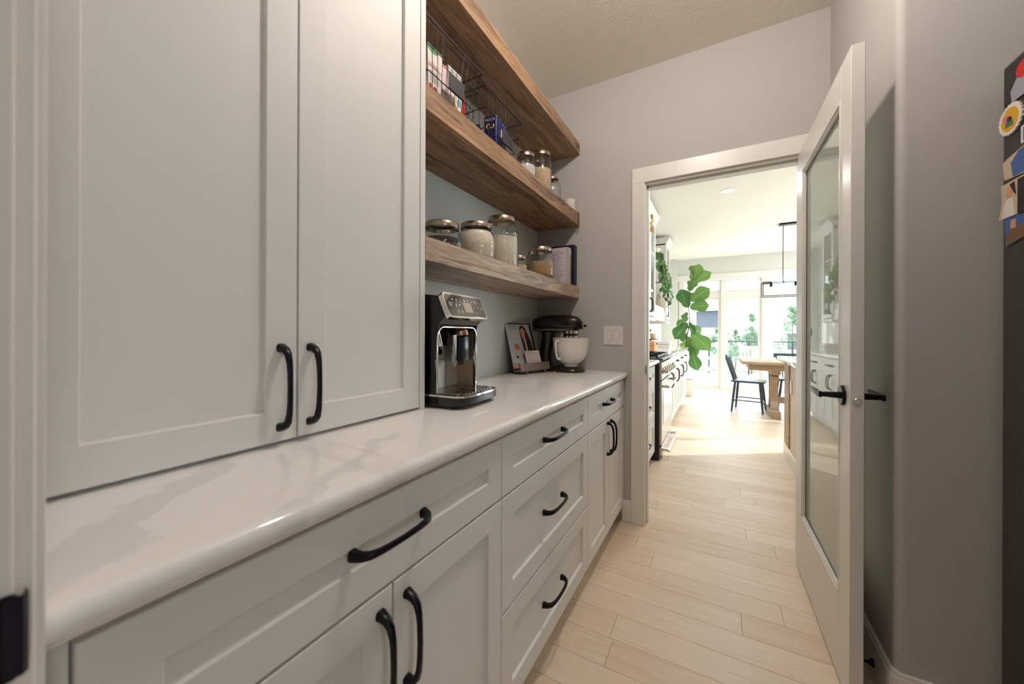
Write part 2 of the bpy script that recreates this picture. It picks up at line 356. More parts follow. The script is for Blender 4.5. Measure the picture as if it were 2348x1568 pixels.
tag(MB().box(XL-.12, XR+.12, YB-.12, YE+.065, CH, CH+.1).build('ceiling', ceilp, smooth=False), 'textured off-white pantry ceiling', 'ceiling', kind='structure')
tag(MB().box(XL-.12, XR+.12, YE+.065, YF+.12, CH, CH+.1).build('ceiling', kceil, smooth=False), 'bright white kitchen ceiling beyond the doorway', 'ceiling', kind='structure')
def st(o, label, cat='wall'): return tag(o, label, cat, kind='structure')
st(MB().box(XL-.12, XL, YB-.12, YE+.01, -.02, CH).build('wall_left', wallp_bright, smooth=False), 'grey pantry wall, lightened as if lit, behind the wooden shelves and worktop')
st(MB().box(XL-.12, XL, YE+.01, YF, -.02, CH).build('wall_kitchen_left', kwallp, smooth=False), 'pale green-grey kitchen wall behind the far cabinets')
w = MB(); DX0, DX1, DH = -.405, .375, 2.06
w.box(XL, DX0, YE, YK, -.02, CH); w.box(DX1, XR, YE, YK, -.02, CH); w.box(DX0, DX1, YE, YK, DH, CH)
st(w.build('wall_end', wallp, smooth=False), 'grey end wall with the open doorway to the kitchen')
arc = [(.49-.022*math.cos(a), 1.572-.022*math.sin(a)) for a in [k*PI/2/8 for k in range(9)]]
arc = [(.468+.022*(1-math.cos(a)), 1.55+.022*(1-math.sin(a))) for a in [k*PI/2/8 for k in range(9)]]
st(MB().prism([(.468, YE)]+arc+[(XR, 1.55), (XR, 1.68), (.60, 1.68), (.60, YE)], -.02, CH).build('wall_right', wallp), 'grey wall with rounded outside corner behind the open glass door')
st(MB().box(XL-.12, XR+.12, YB-.12, YB, -.02, CH).build('wall_back', wallp, smooth=False), 'grey wall behind the camera')
w = MB(); WY0, WY1, WZ0, WZ1 = 4.9, 8.3, .35, 2.35
HY0, HY1, HZ0, HZ1 = -1.5, -.5, 1.0, 1.9; w.box(XR, XR+.12, YB, HY0, -.02, CH); w.box(XR, XR+.12, HY1, WY0, -.02, CH); w.box(XR, XR+.12, HY0, HY1, -.02, HZ0); w.box(XR, XR+.12, HY0, HY1, HZ1, CH); w.box(XR, XR+.12, WY1, YF, -.02, CH); w.box(XR, XR+.12, WY0, WY1, -.02, WZ0); w.box(XR, XR+.12, WY0, WY1, WZ1, CH)
st(w.build('wall_far_right', kwallp, smooth=False), 'outer kitchen wall on the right with a wide window')
# kitchen window wall
PX0 = -.66; PX1 = 3.1; PZ1 = 2.275
w = MB(); w.box(XL, PX0-.02, YF, YF+.14, -.02, CH); w.box(PX1+.02, XR, YF, YF+.14, -.02, CH); w.box(PX0-.02, PX1+.02, YF, YF+.14, PZ1+.02, CH)
w.box(XL, -.80, YF-.13, YF, -.02, CH)
st(w.build('wall_window', kwallp, smooth=False), 'pale green-grey far wall around the tall dining windows')
# near wall stub + trims
st(MB().box(XL, -.475, -.06, .0605, -.02, CH).build('wall_near', wallp, smooth=False), 'wall stub at the near left beside the pantry entrance')
st(MB().box(-.475, -.46, -.06, .0715, 0, CH, .002).box(-.462, -.449, -.06, .0600, 0, CH, .003, 3).build('trim_1', trimp), 'blurred white entrance jamb at the extreme left', 'trim')
st(MB().box(-.56, -.464, .0605, .0770, 0, CH, .003, 2).build('trim_2', trimp), 'white casing edge at near left beside tall cabinet door', 'trim')
sp = thing('strike_plate', 'black rounded strike plate on the entrance jamb, extreme left', 'strike plate', (-.449, .0495, .928))
MB().prism(rrect(.024, .062, .004, 3), .0, .0035, 'yz').build('plate', blackm, sp)
MB().prism([(.0, .004), (.0035, .004), (.0055, .0085), (.0050, .0135), (.001, .0165), (-.006, .0165), (-.006, .0155), (.0, .0150), (.0032, .0125), (.0030, .009)], -.029, .029, 'xy').build('lip', mat('black_lip', (20, 22, 40), .3, .5), sp)

# pantry doorway trim
t = MB()
t.box(DX0, -.387, YE-.001, YK+.001, 0, 2.045, .0015); t.box(.36, DX1, YE-.001, YK+.001, 0, 2.045, .0015); t.box(DX0, DX1, YE-.001, YK+.001, 2.045, DH, .0015)
t.box(-.387, -.376, 2.372, 2.41, 0, 2.045, .002); t.box(.349, .36, 2.372, 2.41, 0, 2.045, .002); t.box(-.387, .36, 2.372, 2.41, 2.034, 2.045, .002)
st(t.build('trim_3', trimp), 'white door jamb lining of the kitchen doorway', 'trim')
for yy, nm in ((YE-.016, 'trim_4'), (YK, 'trim_5')):
    t = MB(); t.box(-.465, -.393, yy, yy+.016, 0, 2.052, .002); t.box(.366, .440, yy, yy+.016, 0, 2.052, .002); t.box(-.465, .440, yy, yy+.016, 2.052, 2.142, .002)
    st(t.build(nm, trimp), 'flat white casing around kitchen doorway, '+('pantry side' if nm == 'trim_4' else 'kitchen side'), 'trim')
sp = thing('strike_plate', 'small dark strike plate on left jamb of kitchen doorway', 'strike plate', (-.3865, 2.345, .93))
MB().prism(rrect(.022, .058, .004, 3), .0, .0014, 'yz').build('plate', blackm, sp)
MB().box(.0002, .0040, -.018, -.006, -.016, .016, .001).build('lip', blackm, sp)
# baseboards
def base(name, poly, label):
    st(MB().prism(poly, 0, .122).prism([(a, b) for a, b in poly], .122, .130).build(name, trimp), label, 'baseboard')
st(MB().box(-.52, -.465, YE-.014, YE, 0, .13, .003).build('baseboard_end', trimp), 'short white baseboard between cabinets and doorway', 'baseboard')
def offs(d): return [(.468-d, YE)]+[(.49-(.022+d)*math.cos(a), 1.572-(.022+d)*math.sin(a)) for a in [k*PI/2/8 for k in range(9)]]+[(XR, 1.55-d)]
b = MB(); b.prism(offs(.015)+offs(0)[::-1], 0, .118); b.prism(offs(.011)+offs(0)[::-1], .118, .130)
st(b.build('baseboard_right', trimp), 'white baseboard wrapping the rounded wall corner', 'baseboard')
ds = thing('door_stop', 'black rod door stop on the baseboard behind glass door', 'door stop', (.452, 1.672, .052))
MB().lathe([(0, .002), (.013, 0), (.0125, -.004), (.006, -.012), (.0042, -.02), (.004, -.066), (0, -.066)], n=14, axis='x').build('rod', blackm, ds)
MB().lathe([(0, -.064), (.0055, -.064), (.0055, -.076), (0, -.078)], n=12, axis='x').build('bumper', blackmatte, ds)

# ------------------------------------------------------------------ windows (kitchen)
def window(name, x0, x1, z0, z1, zt, label, grid=0, lower=True):
    wt = thing(name, label, 'window', (0, YF, 0), kind='structure')
    fr = MB(); F = .05
    def rect(a, b, c, d, f=F, y0=.03, y1=.11):
        fr.box(a, a+f, y0, y1, c, d, .004); fr.box(b-f, b, y0, y1, c, d, .004); fr.box(a+f, b-f, y0, y1, c, c+f, .004); fr.box(a+f, b-f, y0, y1, d-f, d, .004)
    rect(x0, x1, z0, zt-.06); rect(x0, x1, zt+.06, z1, .03)
    fr.build('frame', trimp, wt)
    MB().box(x0+F, x1-F, .068, .076, z0+F, zt-.06-F).build('pane', wglass, wt, smooth=False)
    MB().box(x0+.03, x1-.03, .068, .076, zt+.09, z1-.03).build('pane', wglass, wt, smooth=False)
    n = grid
    for k in range(1, n):
        xx = x0+(x1-x0)*k/n; MB().box(xx-.006, xx+.006, .06, .084, zt+.09, z1-.03).build('muntin', trimp, wt)
    return wt
window('window_1', -.66, .023, .03, PZ1, 1.96, 'tall window with transom left of dining area, behind the fig plant', 3)
window('window_2', .105, .73, .03, PZ1, 1.96, 'middle tall dining window with transom above', 4)
window('window_3', .87, 1.75, .03, PZ1, 1.96, 'tall dining window behind the island, right of the wide mullion', 4)
window('window_4', 1.83, 3.1, .03, PZ1, 1.96, 'rightmost dining window hidden behind the door', 4)
tr = MB(); tr.box(-.77, -.66, YF-.02, YF+.02, 0, 2.40, .003); tr.box(-.80, 3.2, YF-.022, YF+.02, 2.275, 2.40, .003); tr.box(.023, .105, YF-.015, YF+.12, 0, 2.28, .003)
tr.box(.73, .87, YF-.015, YF+.12, 0, 2.28, .003); tr.box(1.75, 1.83, YF-.015, YF+.12, 0, 2.28, .003); tr.box(-.66, 3.1, YF+.02, YF+.12, 1.90, 2.02, .003); tr.box(-.66, 3.1, YF, YF+.13, -.01, .03, .003)
st(tr.build('trim_6', trimp), 'white casing and mullions of the dining windows', 'trim')
def side_window(name, label, A, B, n, WZ0=WZ0, WZ1=WZ1):
    wt = thing(name, label, 'window', (XR, 0, 0), kind='structure'); fr = MB()
    for k in range(n+1):
        yy = A+(B-A)*k/n; fr.box(.02, .10, yy-.03, yy+.03, WZ0, WZ1)
    fr.box(.02, .10, A, B, WZ0, WZ0+.05); fr.box(.02, .10, A, B, WZ1-.05, WZ1); fr.build('frame', trimp, wt)
    for k in range(n): MB().box(.056, .064, A+(B-A)*k/n+.03, A+(B-A)*(k+1)/n-.03, WZ0+.05, WZ1-.05).build('pane', wglass, wt, smooth=False)
side_window('window_5', 'wide window in the outer kitchen wall on the right', WY0, WY1, 3)
side_window('fill_window', 'unseen window added for fill light, right of the camera', HY0, HY1, 2, HZ0, HZ1)  # added, unseen opening that lets fill daylight into the pantry

# ------------------------------------------------------------------ glass door
dr = thing('door_1', 'open white pantry door with a full frosted glass lite', 'door', (.338, 2.302, .008), math.radians(.9), kind='structure')
# local: hinge at origin, leaf runs to -y, faces x 0 (left) .. .034
T = .034; Wd = .80; Hd = 2.03; ST = .105; GZ0, GZ1 = .275, 1.918
d = MB()
d.box(0, T, -ST, 0, 0, Hd, .0015); d.box(0, T, -Wd, -Wd+ST, 0, Hd, .0015); d.box(0, T, -Wd+ST, -ST, 0, GZ0, .0008); d.box(0, T, -Wd+ST, -ST, GZ1, Hd, .0008)
d.build('door_frame', trimp, dr)
bd = MB()
for sx in (0, 1):
    x0, x1 = (-.002, .009) if sx == 0 else (T-.009, T+.002)
    for q in range(2):
        i = q*.009; dx = q*.004 if sx == 0 else -q*.004
        a0, a1, b0, b1 = -Wd+ST+i, -ST-i, GZ0+i, GZ1-i; g = .010
        X0 = x0+dx if sx == 0 else x0+dx; X1 = x1+dx
        bd.box(X0, X1, a0, a0+g, b0, b1, .002); bd.box(X0, X1, a1-g, a1, b0, b1, .002); bd.box(X0, X1, a0+g, a1-g, b0, b0+g, .002); bd.box(X0, X1, a0+g, a1-g, b1-g, b1, .002)
bd.build('glazing_bead', trimp, dr)
MB().box(.0145, .0195, -Wd+ST-.004, -ST+.004, GZ0-.004, GZ1+.004).build('frosted_pane', frost, dr, smooth=False)
def lever(side):
    h = MB(); s_ = -1 if side < 0 else 1; x = 0 if side < 0 else T; yc = -Wd+.065; zc = .945
    h.lathe([(0, x), (.0325, x), (.0325, x+s_*.007), (.030, x+s_*.009), (0, x+s_*.009)], c=(0, yc, zc), n=28, axis='x')
    h.sweep([(x+s_*.008, yc, zc), (x+s_*.03, yc, zc), (x+s_*.058, yc, zc)], [(.011, .011), (.0095, .0095), (.008, .008)], 12, up=(0, 1, 0))
    h.sweep([(x+s_*.060, yc-.010, zc), (x+s_*.061, yc+.02, zc), (x+s_*.060, yc+.07, zc+.002), (x+s_*.060, yc+.115, zc+.003)], [(.0045, .010), (.0055, .0095), (.005, .009), (.004, .0085)], 10, power=5)
    hh = h.build('lever_handle', blackm, dr, ang=.5)
lever(-1); lever(1)
MB().lathe([(0, -Wd-.003), (.009, -Wd-.003), (.0105, -Wd-.0015), (.0105, -Wd)], c=(T/2, 0, .936), n=18, axis='y').build('latch', steel, dr)
for z in (.20, 1.02, 1.83):
    MB().cyl((T+.004, .004, z-.045), (T+.004, .004, z+.045), .006, n=10).build('hinge', blackm, dr)

# ------------------------------------------------------------------ cabinets
def handle(parent, x, y, z, L=.162, ax='y', m=None, out=.033):
    hs = MB(); A = L/2
    P = [(-A, 0), (-A+.0005, .006), (-A+.004, .017), (-A+.013, .026), (-A+.030, .031), (-A*.4, out), (0, out+.001)]
    R = [(.0095, .0100), (.0080, .0090), (.0066, .0078), (.0058, .0066), (.0054, .0054), (.0050, .0048), (.0048, .0046)]
    P = P + [(-a, o) for a, o in P[-2::-1]]; R = R + R[-2::-1]
    pts = [(x+o, y+a, z) if ax == 'y' else (x+o, y, z+a) for a, o in P]
    hs.sweep(pts, R, 10, up=(0, 0, 1) if ax == 'y' else (0, 1, 0), power=3.2)
    return hs.build('handle', m or blackm, parent, ang=.7)
def front(name, parent, x, y0, y1, z0, z1, sw=.062, m=None, swh=None, rec=.009):
    d = MB(); G = .0016
    d.nested(y0+G, y1-G, z0+G, z1-G, [(0, -.020), (0, -.0015), (.0015, 0), (sw-.0015, 0), (sw, -.0012), (sw+.0015, -rec)], x)
    return d.build(name, m or cabp, parent, smooth=False)
XF = -.510
def cab(name, label, y0, y1, fronts, x=XF, zc=.874, group=None, xb=XL+.002, toe=.095, m=None):
    t = thing(name, label, 'cabinet', (x, y0, 0), group=group); W_ = y1-y0
    b = MB(); b.box(xb-x, -.021, .0005, W_-.0005, toe, zc); b.box(xb-x, -.075, .0005, W_-.0005, 0.001, toe)
    b.build('carcass', m or cabp, t, smooth=False)
    for kind, a, b_, c, d, hk in fronts:
        f = front(kind, t, 0, a-y0, b_-y0, c, d, m=m)
        if hk: 
            for (hy, hz, ax, L) in (hk if isinstance(hk, list) else [hk]): handle(f, 0, hy-y0, hz, L, ax)
    return t
cab('base_cabinet', 'white shaker base cabinet with one wide drawer over two doors, nearest', .100, .859,
    [('drawer', .100, .859, .704, .866, (.474, .795, 'y', .162)), ('door', .100, .479, .098, .702, (.449, .582, 'z', .162)), ('door', .479, .859, .098, .702, (.512, .582, 'z', .162))])
cab('base_cabinet', 'white shaker base cabinet with three stacked drawers and black pulls', .859, 1.611,
    [('drawer', .859, 1.611, .704, .866, (1.212, .795, 'y', .162)), ('drawer', .859, 1.611, .384, .702, (1.212, .553, 'y', .162)), ('drawer', .859, 1.611, .098, .382, (1.212, .246, 'y', .162))])
cab('base_cabinet', 'white shaker base cabinet beside end wall, narrow drawer over twin doors', 1.611, 2.327,
    [('drawer', 1.611, 2.327, .704, .866, (1.925, .795, 'y', .162)), ('door', 1.611, 1.968, .098, .702, (1.938, .600, 'z', .162)), ('door', 1.968, 2.327, .098, .702, (1.998, .600, 'z', .162))])
st(MB().box(-.60, -.52, .078, .0995, 0, .873, .001).build('trim_7', cabp), 'narrow white filler strip at near end of base cabinets', 'trim')
# worktop with moulded edge
def worktop(x0, x1, y0, y1, z0, z1, name, label, m=qz):
    h = z1-z0; pr = [(x0, z0), (x1-.016, z0), (x1-.012, z0+.002), (x1-.010, z0+.006)]
    for k in range(9):
        a = -PI/2+PI*k/8*.98; pr.append((x1-.012+.012*math.cos(a), z0+h*.57+(h*.40)*math.sin(a)))
    pr += [(x1-.016, z1), (x0, z1)]
    o = MB().prism(pr, y0, y1, 'xz').build(name, m, ang=1.0); return tag(o, label, 'worktop')
worktop(XL+.001, -.488, .077, YE-.001, .8755, .914, 'worktop', 'long white veined stone worktop with rounded edge on the pantry cabinets')

# upper pantry cabinet on the worktop
XU = -.800
uc = thing('wall_cabinet', 'tall white shaker cabinet standing on the worktop at left', 'cabinet', (XU, .095, .9145))
b = MB(); b.box(XL-XU+.002, -.021, .0, .759, .0005, 1.79); b.box(XL-XU+.002, .0, .7595, .7815, .0005, 1.79, .001)
b.build('carcass', cabp, uc, smooth=False)
for a, b_, hy in ((0.002, .382, .347), (.382, .7585, .411)):
    f = front('door', uc, 0, a, b_, .0065, 1.79, sw=.064); handle(f, 0, hy, .120, .165, 'z')
# ------------------------------------------------------------------ shelves
def shelf(z0, z1, m, label):
    o = MB().box(XL+.001, -.800, .8775, YE-.001, z0, z1, .0012).build('floating_shelf', m); return tag(o, label, 'shelf', 'floating wooden shelves')
shelf(1.377, 1.452, shelfw2, 'lowest thick wooden floating shelf, above the coffee machine')
shelf(1.849, 1.929, shelfw, 'middle thick wooden floating shelf carrying the wire baskets')
shelf(2.314, 2.389, shelfw, 'topmost thick wooden floating shelf under the ceiling, empty')
Z1 = 1.4525; Z2 = 1.9295

# ------------------------------------------------------------------ jars
flour = mat('flour', (222, 208, 192), .9, bump=(200, .3)); sugar = mat('brown_sugar', (176, 140, 104), .9, bump=(300, .5), vary=(90, .15))
oats = mat('oats', (196, 168, 138), .9, bump=(160, 1.), vary=(170, .5)); salt = mat('coarse_salt', (206, 200, 196), .8, bump=(200, .8), vary=(150, .15)); darkc = mat('dark_contents', (58, 44, 38), .7, bump=(120, 1.), vary=(100, .4))
embossm = glass('embossed_glass', (1, 1, 1), edge=(.97, .98, .98), rough=.22, ior=3.2)
def jar(x, y, z, R, H, RL, fill, fm, label, word=True, ang=None, group='glass storage jars on the shelves'):
    t = thing('glass_jar', label, 'jar', (x, y, z), group=group)
    lh = .020 if RL > .04 else .016; sh = R-RL+.006; nk = lh+.010
    o = [(0, .001), (R-.012, .001), (R-.003, .006), (R, .016), (R, H-nk-sh-.012), (R-.004, H-nk-sh), (R-(R-RL)*.45, H-nk-sh*.42), (RL-.002, H-nk), (RL+.003, H-nk+.003), (RL+.003, H-nk+.007), (RL-.003, H-nk+.009), (RL-.003, H-.004)]
    MB().lathe(o, n=36).build('glass_body', jglass, t, ang=1.2)
    MB().lathe([(0, H-.004), (RL-.004, H-.004), (RL, H-lh), (RL+.0015, H-lh), (RL+.0015, H-.003), (RL-.001, H), (RL-.010, H), (RL-.012, H-.0015), (0, H-.0015)], n=36).build('lid', lidm, t, ang=.7)
    if fm and fill > 0:
        r = R-.0035
        pr = [(0, .004), (r-.010, .004), (r, .014)]
        top = H*fill
        if top > H-nk-sh: pr += [(r, H-nk-sh-.012), (r-.006, H-nk-sh+.002), (r-.014, min(top, H-nk-.004)), (0, min(top, H-nk-.004)+.001)]
        else: pr += [(r, top), (r*.5, top+.004), (0, top+.006)]
        MB().lathe(pr, n=30).build('contents', fm, t, ang=1.)
    if word:
        a = ang if ang is not None else math.atan2(-y, -x)+.45
        me = text('embossed_word', 'Mason', R*.62, Matrix.Identity(4), embossm, t, ext=.0008, shear=.35, bevel=.0006)
        zc = H-nk-sh-.012-R*.38
        for v in me.data.vertices:
            th = a+v.co.x/R; rr = R+.0006+v.co.z
            v.co = Vector((rr*math.cos(th), rr*math.sin(th), zc+v.co.y+v.co.x*.12))
    return t
jar(-.927, 1.106, Z1, .079, .112, .0645, .45, darkc, 'squat glass jar of dark contents on lowest shelf, beside white cabinet')
jar(-.895, 1.290, Z1, .079, .152, .0645, .86, flour, 'wide glass jar full of flour on lowest shelf, second from white cabinet')
jar(-.904, 1.512, Z1, .079, .240, .0645, .60, flour, 'tallest glass jar on lowest shelf, part filled with flour')
jar(-.918, 1.715, Z1, .044, .100, .034, .5, oats, 'smallest glass jar on lowest shelf, tucked beside the tallest jar', word=False)
jar(-.868, 1.872, Z1, .078, .166, .0645, .50, sugar, 'wide glass jar of brown sugar on lowest shelf, beside the navy binder', ang=-1.15)
jar(-.885, 1.720, Z2, .055, .150, .045, .55, salt, 'small glass jar of coarse white salt on middle shelf beside basket', word=False)
jar(-.866, 1.868, Z2, .060, .212, .052, .55, oats, 'tall glass jar of rolled oats on the middle shelf', word=False)
jar(-.892, 2.085, Z2, .055, .165, .038, .0, None, 'empty glass jar with embossed lettering near end of middle shelf', ang=-1.2)
# mug + twine
mg = thing('ceramic_mug', 'white fluted ceramic cup with a beaded rim at middle shelf end', 'cup', (-.842, 2.262, Z2))
w = MB(); n = 48
rings = []
for r, z in ((.001, 0), (.030, 0), (.034, .004), (.034, .074), (.031, .074), (.031, .006), (.001, .006)):
    rings.append([w.bm.verts.new(((r*(1+.03*math.cos(k*PI*.5)*(r > .03)))*math.cos(2*PI*k/n), (r*(1+.03*math.cos(k*PI*.5)*(r > .03)))*math.sin(2*PI*k/n), z)) for k in range(n)])
for A, B in zip(rings, rings[1:]):
    for k in range(n): w.bm.faces.new((A[k], A[(k+1) % n], B[(k+1) % n], B[k]))
w.build('cup_body', whitec, mg, ang=1.)
w = MB()
for k in range(16):
    a = 2*PI*k/16; w.lathe([(0, -.004), (.0035, 0), (0, .004)], c=(.0325*math.cos(a), .0325*math.sin(a), .076), n=6)
w.build('rim_beads', whitec, mg)
twm = mat('twine', (128, 92, 58), .9)
tw = MB(); pts = [(-.835, 2.297, Z2+.001), (-.815, 2.297, Z2+.003), (-.800, 2.297, Z2+.003), (-.7945, 2.296, Z2-.01), (-.7935, 2.290, Z2-.05), (-.794, 2.283, Z2-.08), (-.7935, 2.292, Z2-.102), (-.794, 2.306, Z2-.085), (-.7940, 2.303, Z2-.03), (-.7945, 2.303, Z2-.004), (-.800, 2.304, Z2+.0045), (-.818, 2.304, Z2+.0035), (-.824, 2.304, Z2+.04), (-.818, 2.298, Z2+.068)]
tw.sweep(pts, .0022, 6); tag(tw.build('twine_cord', twm), 'brown twine loop hanging over the end of the middle shelf', 'cord')

# ------------------------------------------------------------------ wire baskets and packets
def basket(x0, x1, y0, y1, z, label, plate_y):
    t = thing('wire_basket', label, 'basket', ((x0+x1)/2, (y0+y1)/2, z), group='black wire baskets on the middle shelf'); hx = (x1-x0)/2; hy = (y1-y0)/2; H = .228; tp = .045
    def pt(sx, sy, h): k = 1-h/H; return (sx*(hx-tp*.6*k), sy*(hy-tp*k), h+.004)
    w = MB(); R1 = .0022
    for h, r in ((H, .0028), (H*.66, .0018), (H*.33, .0018), (0.002, .0022)):
        q = [pt(-1, -1, h), pt(1, -1, h), pt(1, 1, h), pt(-1, 1, h)]
        for a, b in zip(q, q[1:]+q[:1]): w.cyl(a, b, r, n=6)
    w.build('hoops', blackmatte, t)
    w = MB(); nn = 11
    for k in range(nn+1):
        f = -1+2*k/nn
        for s in (-1, 1): w.cyl(pt(s, f, 0.002), pt(s, f, H), .0011, n=5)
        w.cyl(pt(-1, f, .002), pt(1, f, .002), .0011, n=5)
    for k in range(8):
        f = -1+2*k/7
        for s in (-1, 1): w.cyl(pt(f, s, 0.002), pt(f, s, H), .0011, n=5)
        w.cyl(pt(f, -1, .002), pt(f, 1, .002), .0011, n=5)
    w.build('wires', blackmatte, t)
    zl = H*.46; k = 1-zl/H; w = MB(); w.box(hx-tp*.6*k+.002, hx-tp*.6*k+.005, plate_y-.045, plate_y+.045, zl-.030, zl+.030, .001)
    w.build('label_plate', mat('chalk_label', (44, 42, 44), .6), t)
    return t
basket(-1.055, -.815, .890, 1.212, Z2, 'black wire basket of white and red food packets, nearest the cabinet', 0.015)
basket(-1.075, -.838, 1.268, 1.588, Z2, 'black wire basket with dark blue boxes, beside the glass jars', 0.045)
redm = mat('print_red', (186, 30, 30), .5); greenm = mat('print_green', (56, 130, 84), .5); orangem = mat('print_orange', (214, 150, 66), .5); tealm = mat('print_teal', (110, 160, 172), .5)
packw = mat('carton_white', (226, 216, 212), .45); bluec = mat('carton_blue', (22, 28, 84), .35); inkm = mat('print_black', (30, 28, 30), .5); blueL = mat('print_blue', (60, 80, 160), .4)
def carton(name, label, loc, d, m, prints, rotz=0., tilt=0., group=None):
    t = thing(name, label, 'box', loc, rotz, group=group); t.rotation_euler = (tilt, 0, rotz)
    MB().box(-d[0]/2, d[0]/2, -d[1]/2, d[1]/2, 0, d[2], .001).build('carton', m, t, smooth=False)
    for (fc, shape, u, v, w_, h, pm_) in prints:
        # fc 'x': front (+x) with u along y ; 'y': side (-y) with u along x
        if shape == 'disc': poly = [(u+w_/2*math.cos(2*PI*k/18), v+h/2*math.sin(2*PI*k/18)) for k in range(18)]
        else: poly = [(u-w_/2, v-h/2), (u+w_/2, v-h/2), (u+w_/2, v+h/2), (u-w_/2, v+h/2)]
        q = MB()
        if fc == 'x': q.prism(poly, d[0]/2, d[0]/2+.0005, 'yz')
        else: q.prism(poly, -d[1]/2-.0005, -d[1]/2, 'xz')
        q.build('print', pm_, t, smooth=False)
    return t
lines = [('x', 'r', -.005, z, .05, .0016, redm) for z in (.130, .124, .118)] + [('x', 'r', -.003, z, .046, .0012, inkm) for z in (.104, .099, .094, .089, .084, .079, .074, .069)]
carton('food_carton', 'white food carton with green top and red dots in near basket', (-.885, .985, Z2+.008), (.055, .075, .190), packw,
       [('x', 'disc', -.012, .178, .055, .022, greenm), ('x', 'disc', 0, .05, .016, .018, redm), ('x', 'disc', -.022, .054, .014, .016, redm)]+lines)
carton('food_carton', 'narrow white and pink carton behind green-topped carton, near basket', (-.895, 1.048, Z2+.008), (.050, .040, .178), mat('carton_pink', (222, 198, 202), .45), [('x', 'r', 0, .172, .038, .004, redm), ('x', 'r', 0, .08, .03, .002, inkm)])
pk = carton('food_carton', 'white carton with black lettering and orange picture in near basket', (-.893, 1.112, Z2+.008), (.048, .080, .198), packw, [('x', 'disc', -.01, .045, .055, .05, orangem), ('x', 'disc', .024, .085, .026, .03, tealm), ('x', 'r', .01, .15, .03, .012, mat('print_grey', (170, 180, 180), .5))])
text('lettering', 'JOE', .034, face_mtx((.0246, -.022, .145), (0, 0, -1), (0, 1, 0)), inkm, pk)
carton('food_packet', 'red food packet at the far end of the near basket', (-.905, 1.172, Z2+.008), (.060, .020, .150), mat('packet_red', (176, 22, 22), .35), [('x', 'disc', 0, .04, .014, .02, orangem), ('y', 'disc', 0, .05, .04, .05, orangem)])
bb = carton('food_carton', 'upright dark blue carton with pasta picture in far basket', (-.905, 1.455, Z2+.008), (.060, .105, .185), bluec,
       [('y', 'disc', -.002, .138, .040, .034, mat('print_brown', (52, 22, 20), .5)), ('y', 'disc', .002, .078, .026, .010, redm), ('x', 'r', .01, .050, .060, .034, redm), ('x', 'r', .018, .05, .016, .03, packw), ('x', 'r', .0, .045, .010, .03, orangem), ('x', 'disc', .0, .125, .016, .04, packw), ('x', 'r', 0, .175, .1, .012, blueL)], rotz=.10)
q = MB()
for a0, cc in ((.6, -.009), (3.7, .009)):
    q.sweep([(cc+.009*math.cos(a0+k*.55), -.0535, .138+.010*math.sin(a0+k*.55)) for k in range(7)], .0026, 6, up=(0, 1, 0))
q.build('print', mat('print_cream', (232, 190, 150), .5), bb)
text('lettering', 'PASTA', .016, face_mtx((0, -.0530, .168), (1, 0, 0), (0, 0, 1)), packw, bb)
bp = carton('food_carton', 'dark blue carton leaning on its side in far basket', (-.955, 1.30, Z2+.030), (.040, .030, .150), bluec, [], rotz=.1, tilt=-.65)

# ------------------------------------------------------------------ binder and books at the end of lowest shelf
bi = thing('binder', 'navy binder standing against end wall on the lowest shelf', 'binder', (-.92, 2.29, Z1))
navy = mat('navy_cover', (14, 18, 44), .45)
MB().prism(rrect(.215, .262, .010, 3, 0, .1335), .022, .026, 'xz').build('cover', navy, bi); MB().prism(rrect(.215, .262, .010, 3, 0, .1335), -.026, -.022, 'xz').build('cover', navy, bi)
MB().box(.1035, .1075, -.026, .026, .003, .264, .0015).build('spine', navy, bi)
def book(label, x, y, w_, th, h, m, extra=None):
    t = thing('recipe_book', label, 'book', (x, y, Z1), group='recipe books beside the navy binder')
    MB().box(-w_/2, w_/2-.002, -th/2+.0012, th/2-.0012, .002, h-.002).build('pages', paper, t, smooth=False)
    c = MB(); c.box(-w_/2, w_/2, -th/2, -th/2+.0012, 0, h); c.box(-w_/2, w_/2, th/2-.0012, th/2, 0, h); c.box(w_/2-.0016, w_/2, -th/2, th/2, 0, h); c.build('cover', m, t, smooth=False)
    return t
b1 = book('white recipe booklet with printed cover facing jars, lowest shelf', -.930, 2.205, .19, .014, .238, mat('cover_lilac', (206, 196, 206), .5))
for k in range(22): MB().box(-.08, .08-random.random()*.05, -.0078, -.0071, .03+k*.0088, .0326+k*.0088).build('print_line', mat('print_lilac', (150, 138, 152), .6), b1, smooth=False)
book('thin white recipe booklet with plain spine between two others', -.926, 2.220, .19, .010, .240, mat('cover_white', (226, 224, 226), .5))
b3 = book('recipe booklet with an orange and green spine next to binder', -.922, 2.240, .19, .020, .238, mat('cover_cream', (222, 208, 196), .5))
MB().box(.0951, .0956, -.008, .002, .004, .190).build('spine_print', mat('spine_orange', (196, 116, 70), .5), b3); MB().box(.0951, .0956, .004, .009, .004, .20).build('spine_print', mat('spine_green', (140, 160, 130), .5), b3)
text('lettering', 'RECIPES', .010, face_mtx((.0957, -.003, .10), (0, 0, 1), (0, -1, 0)), redm, b3)

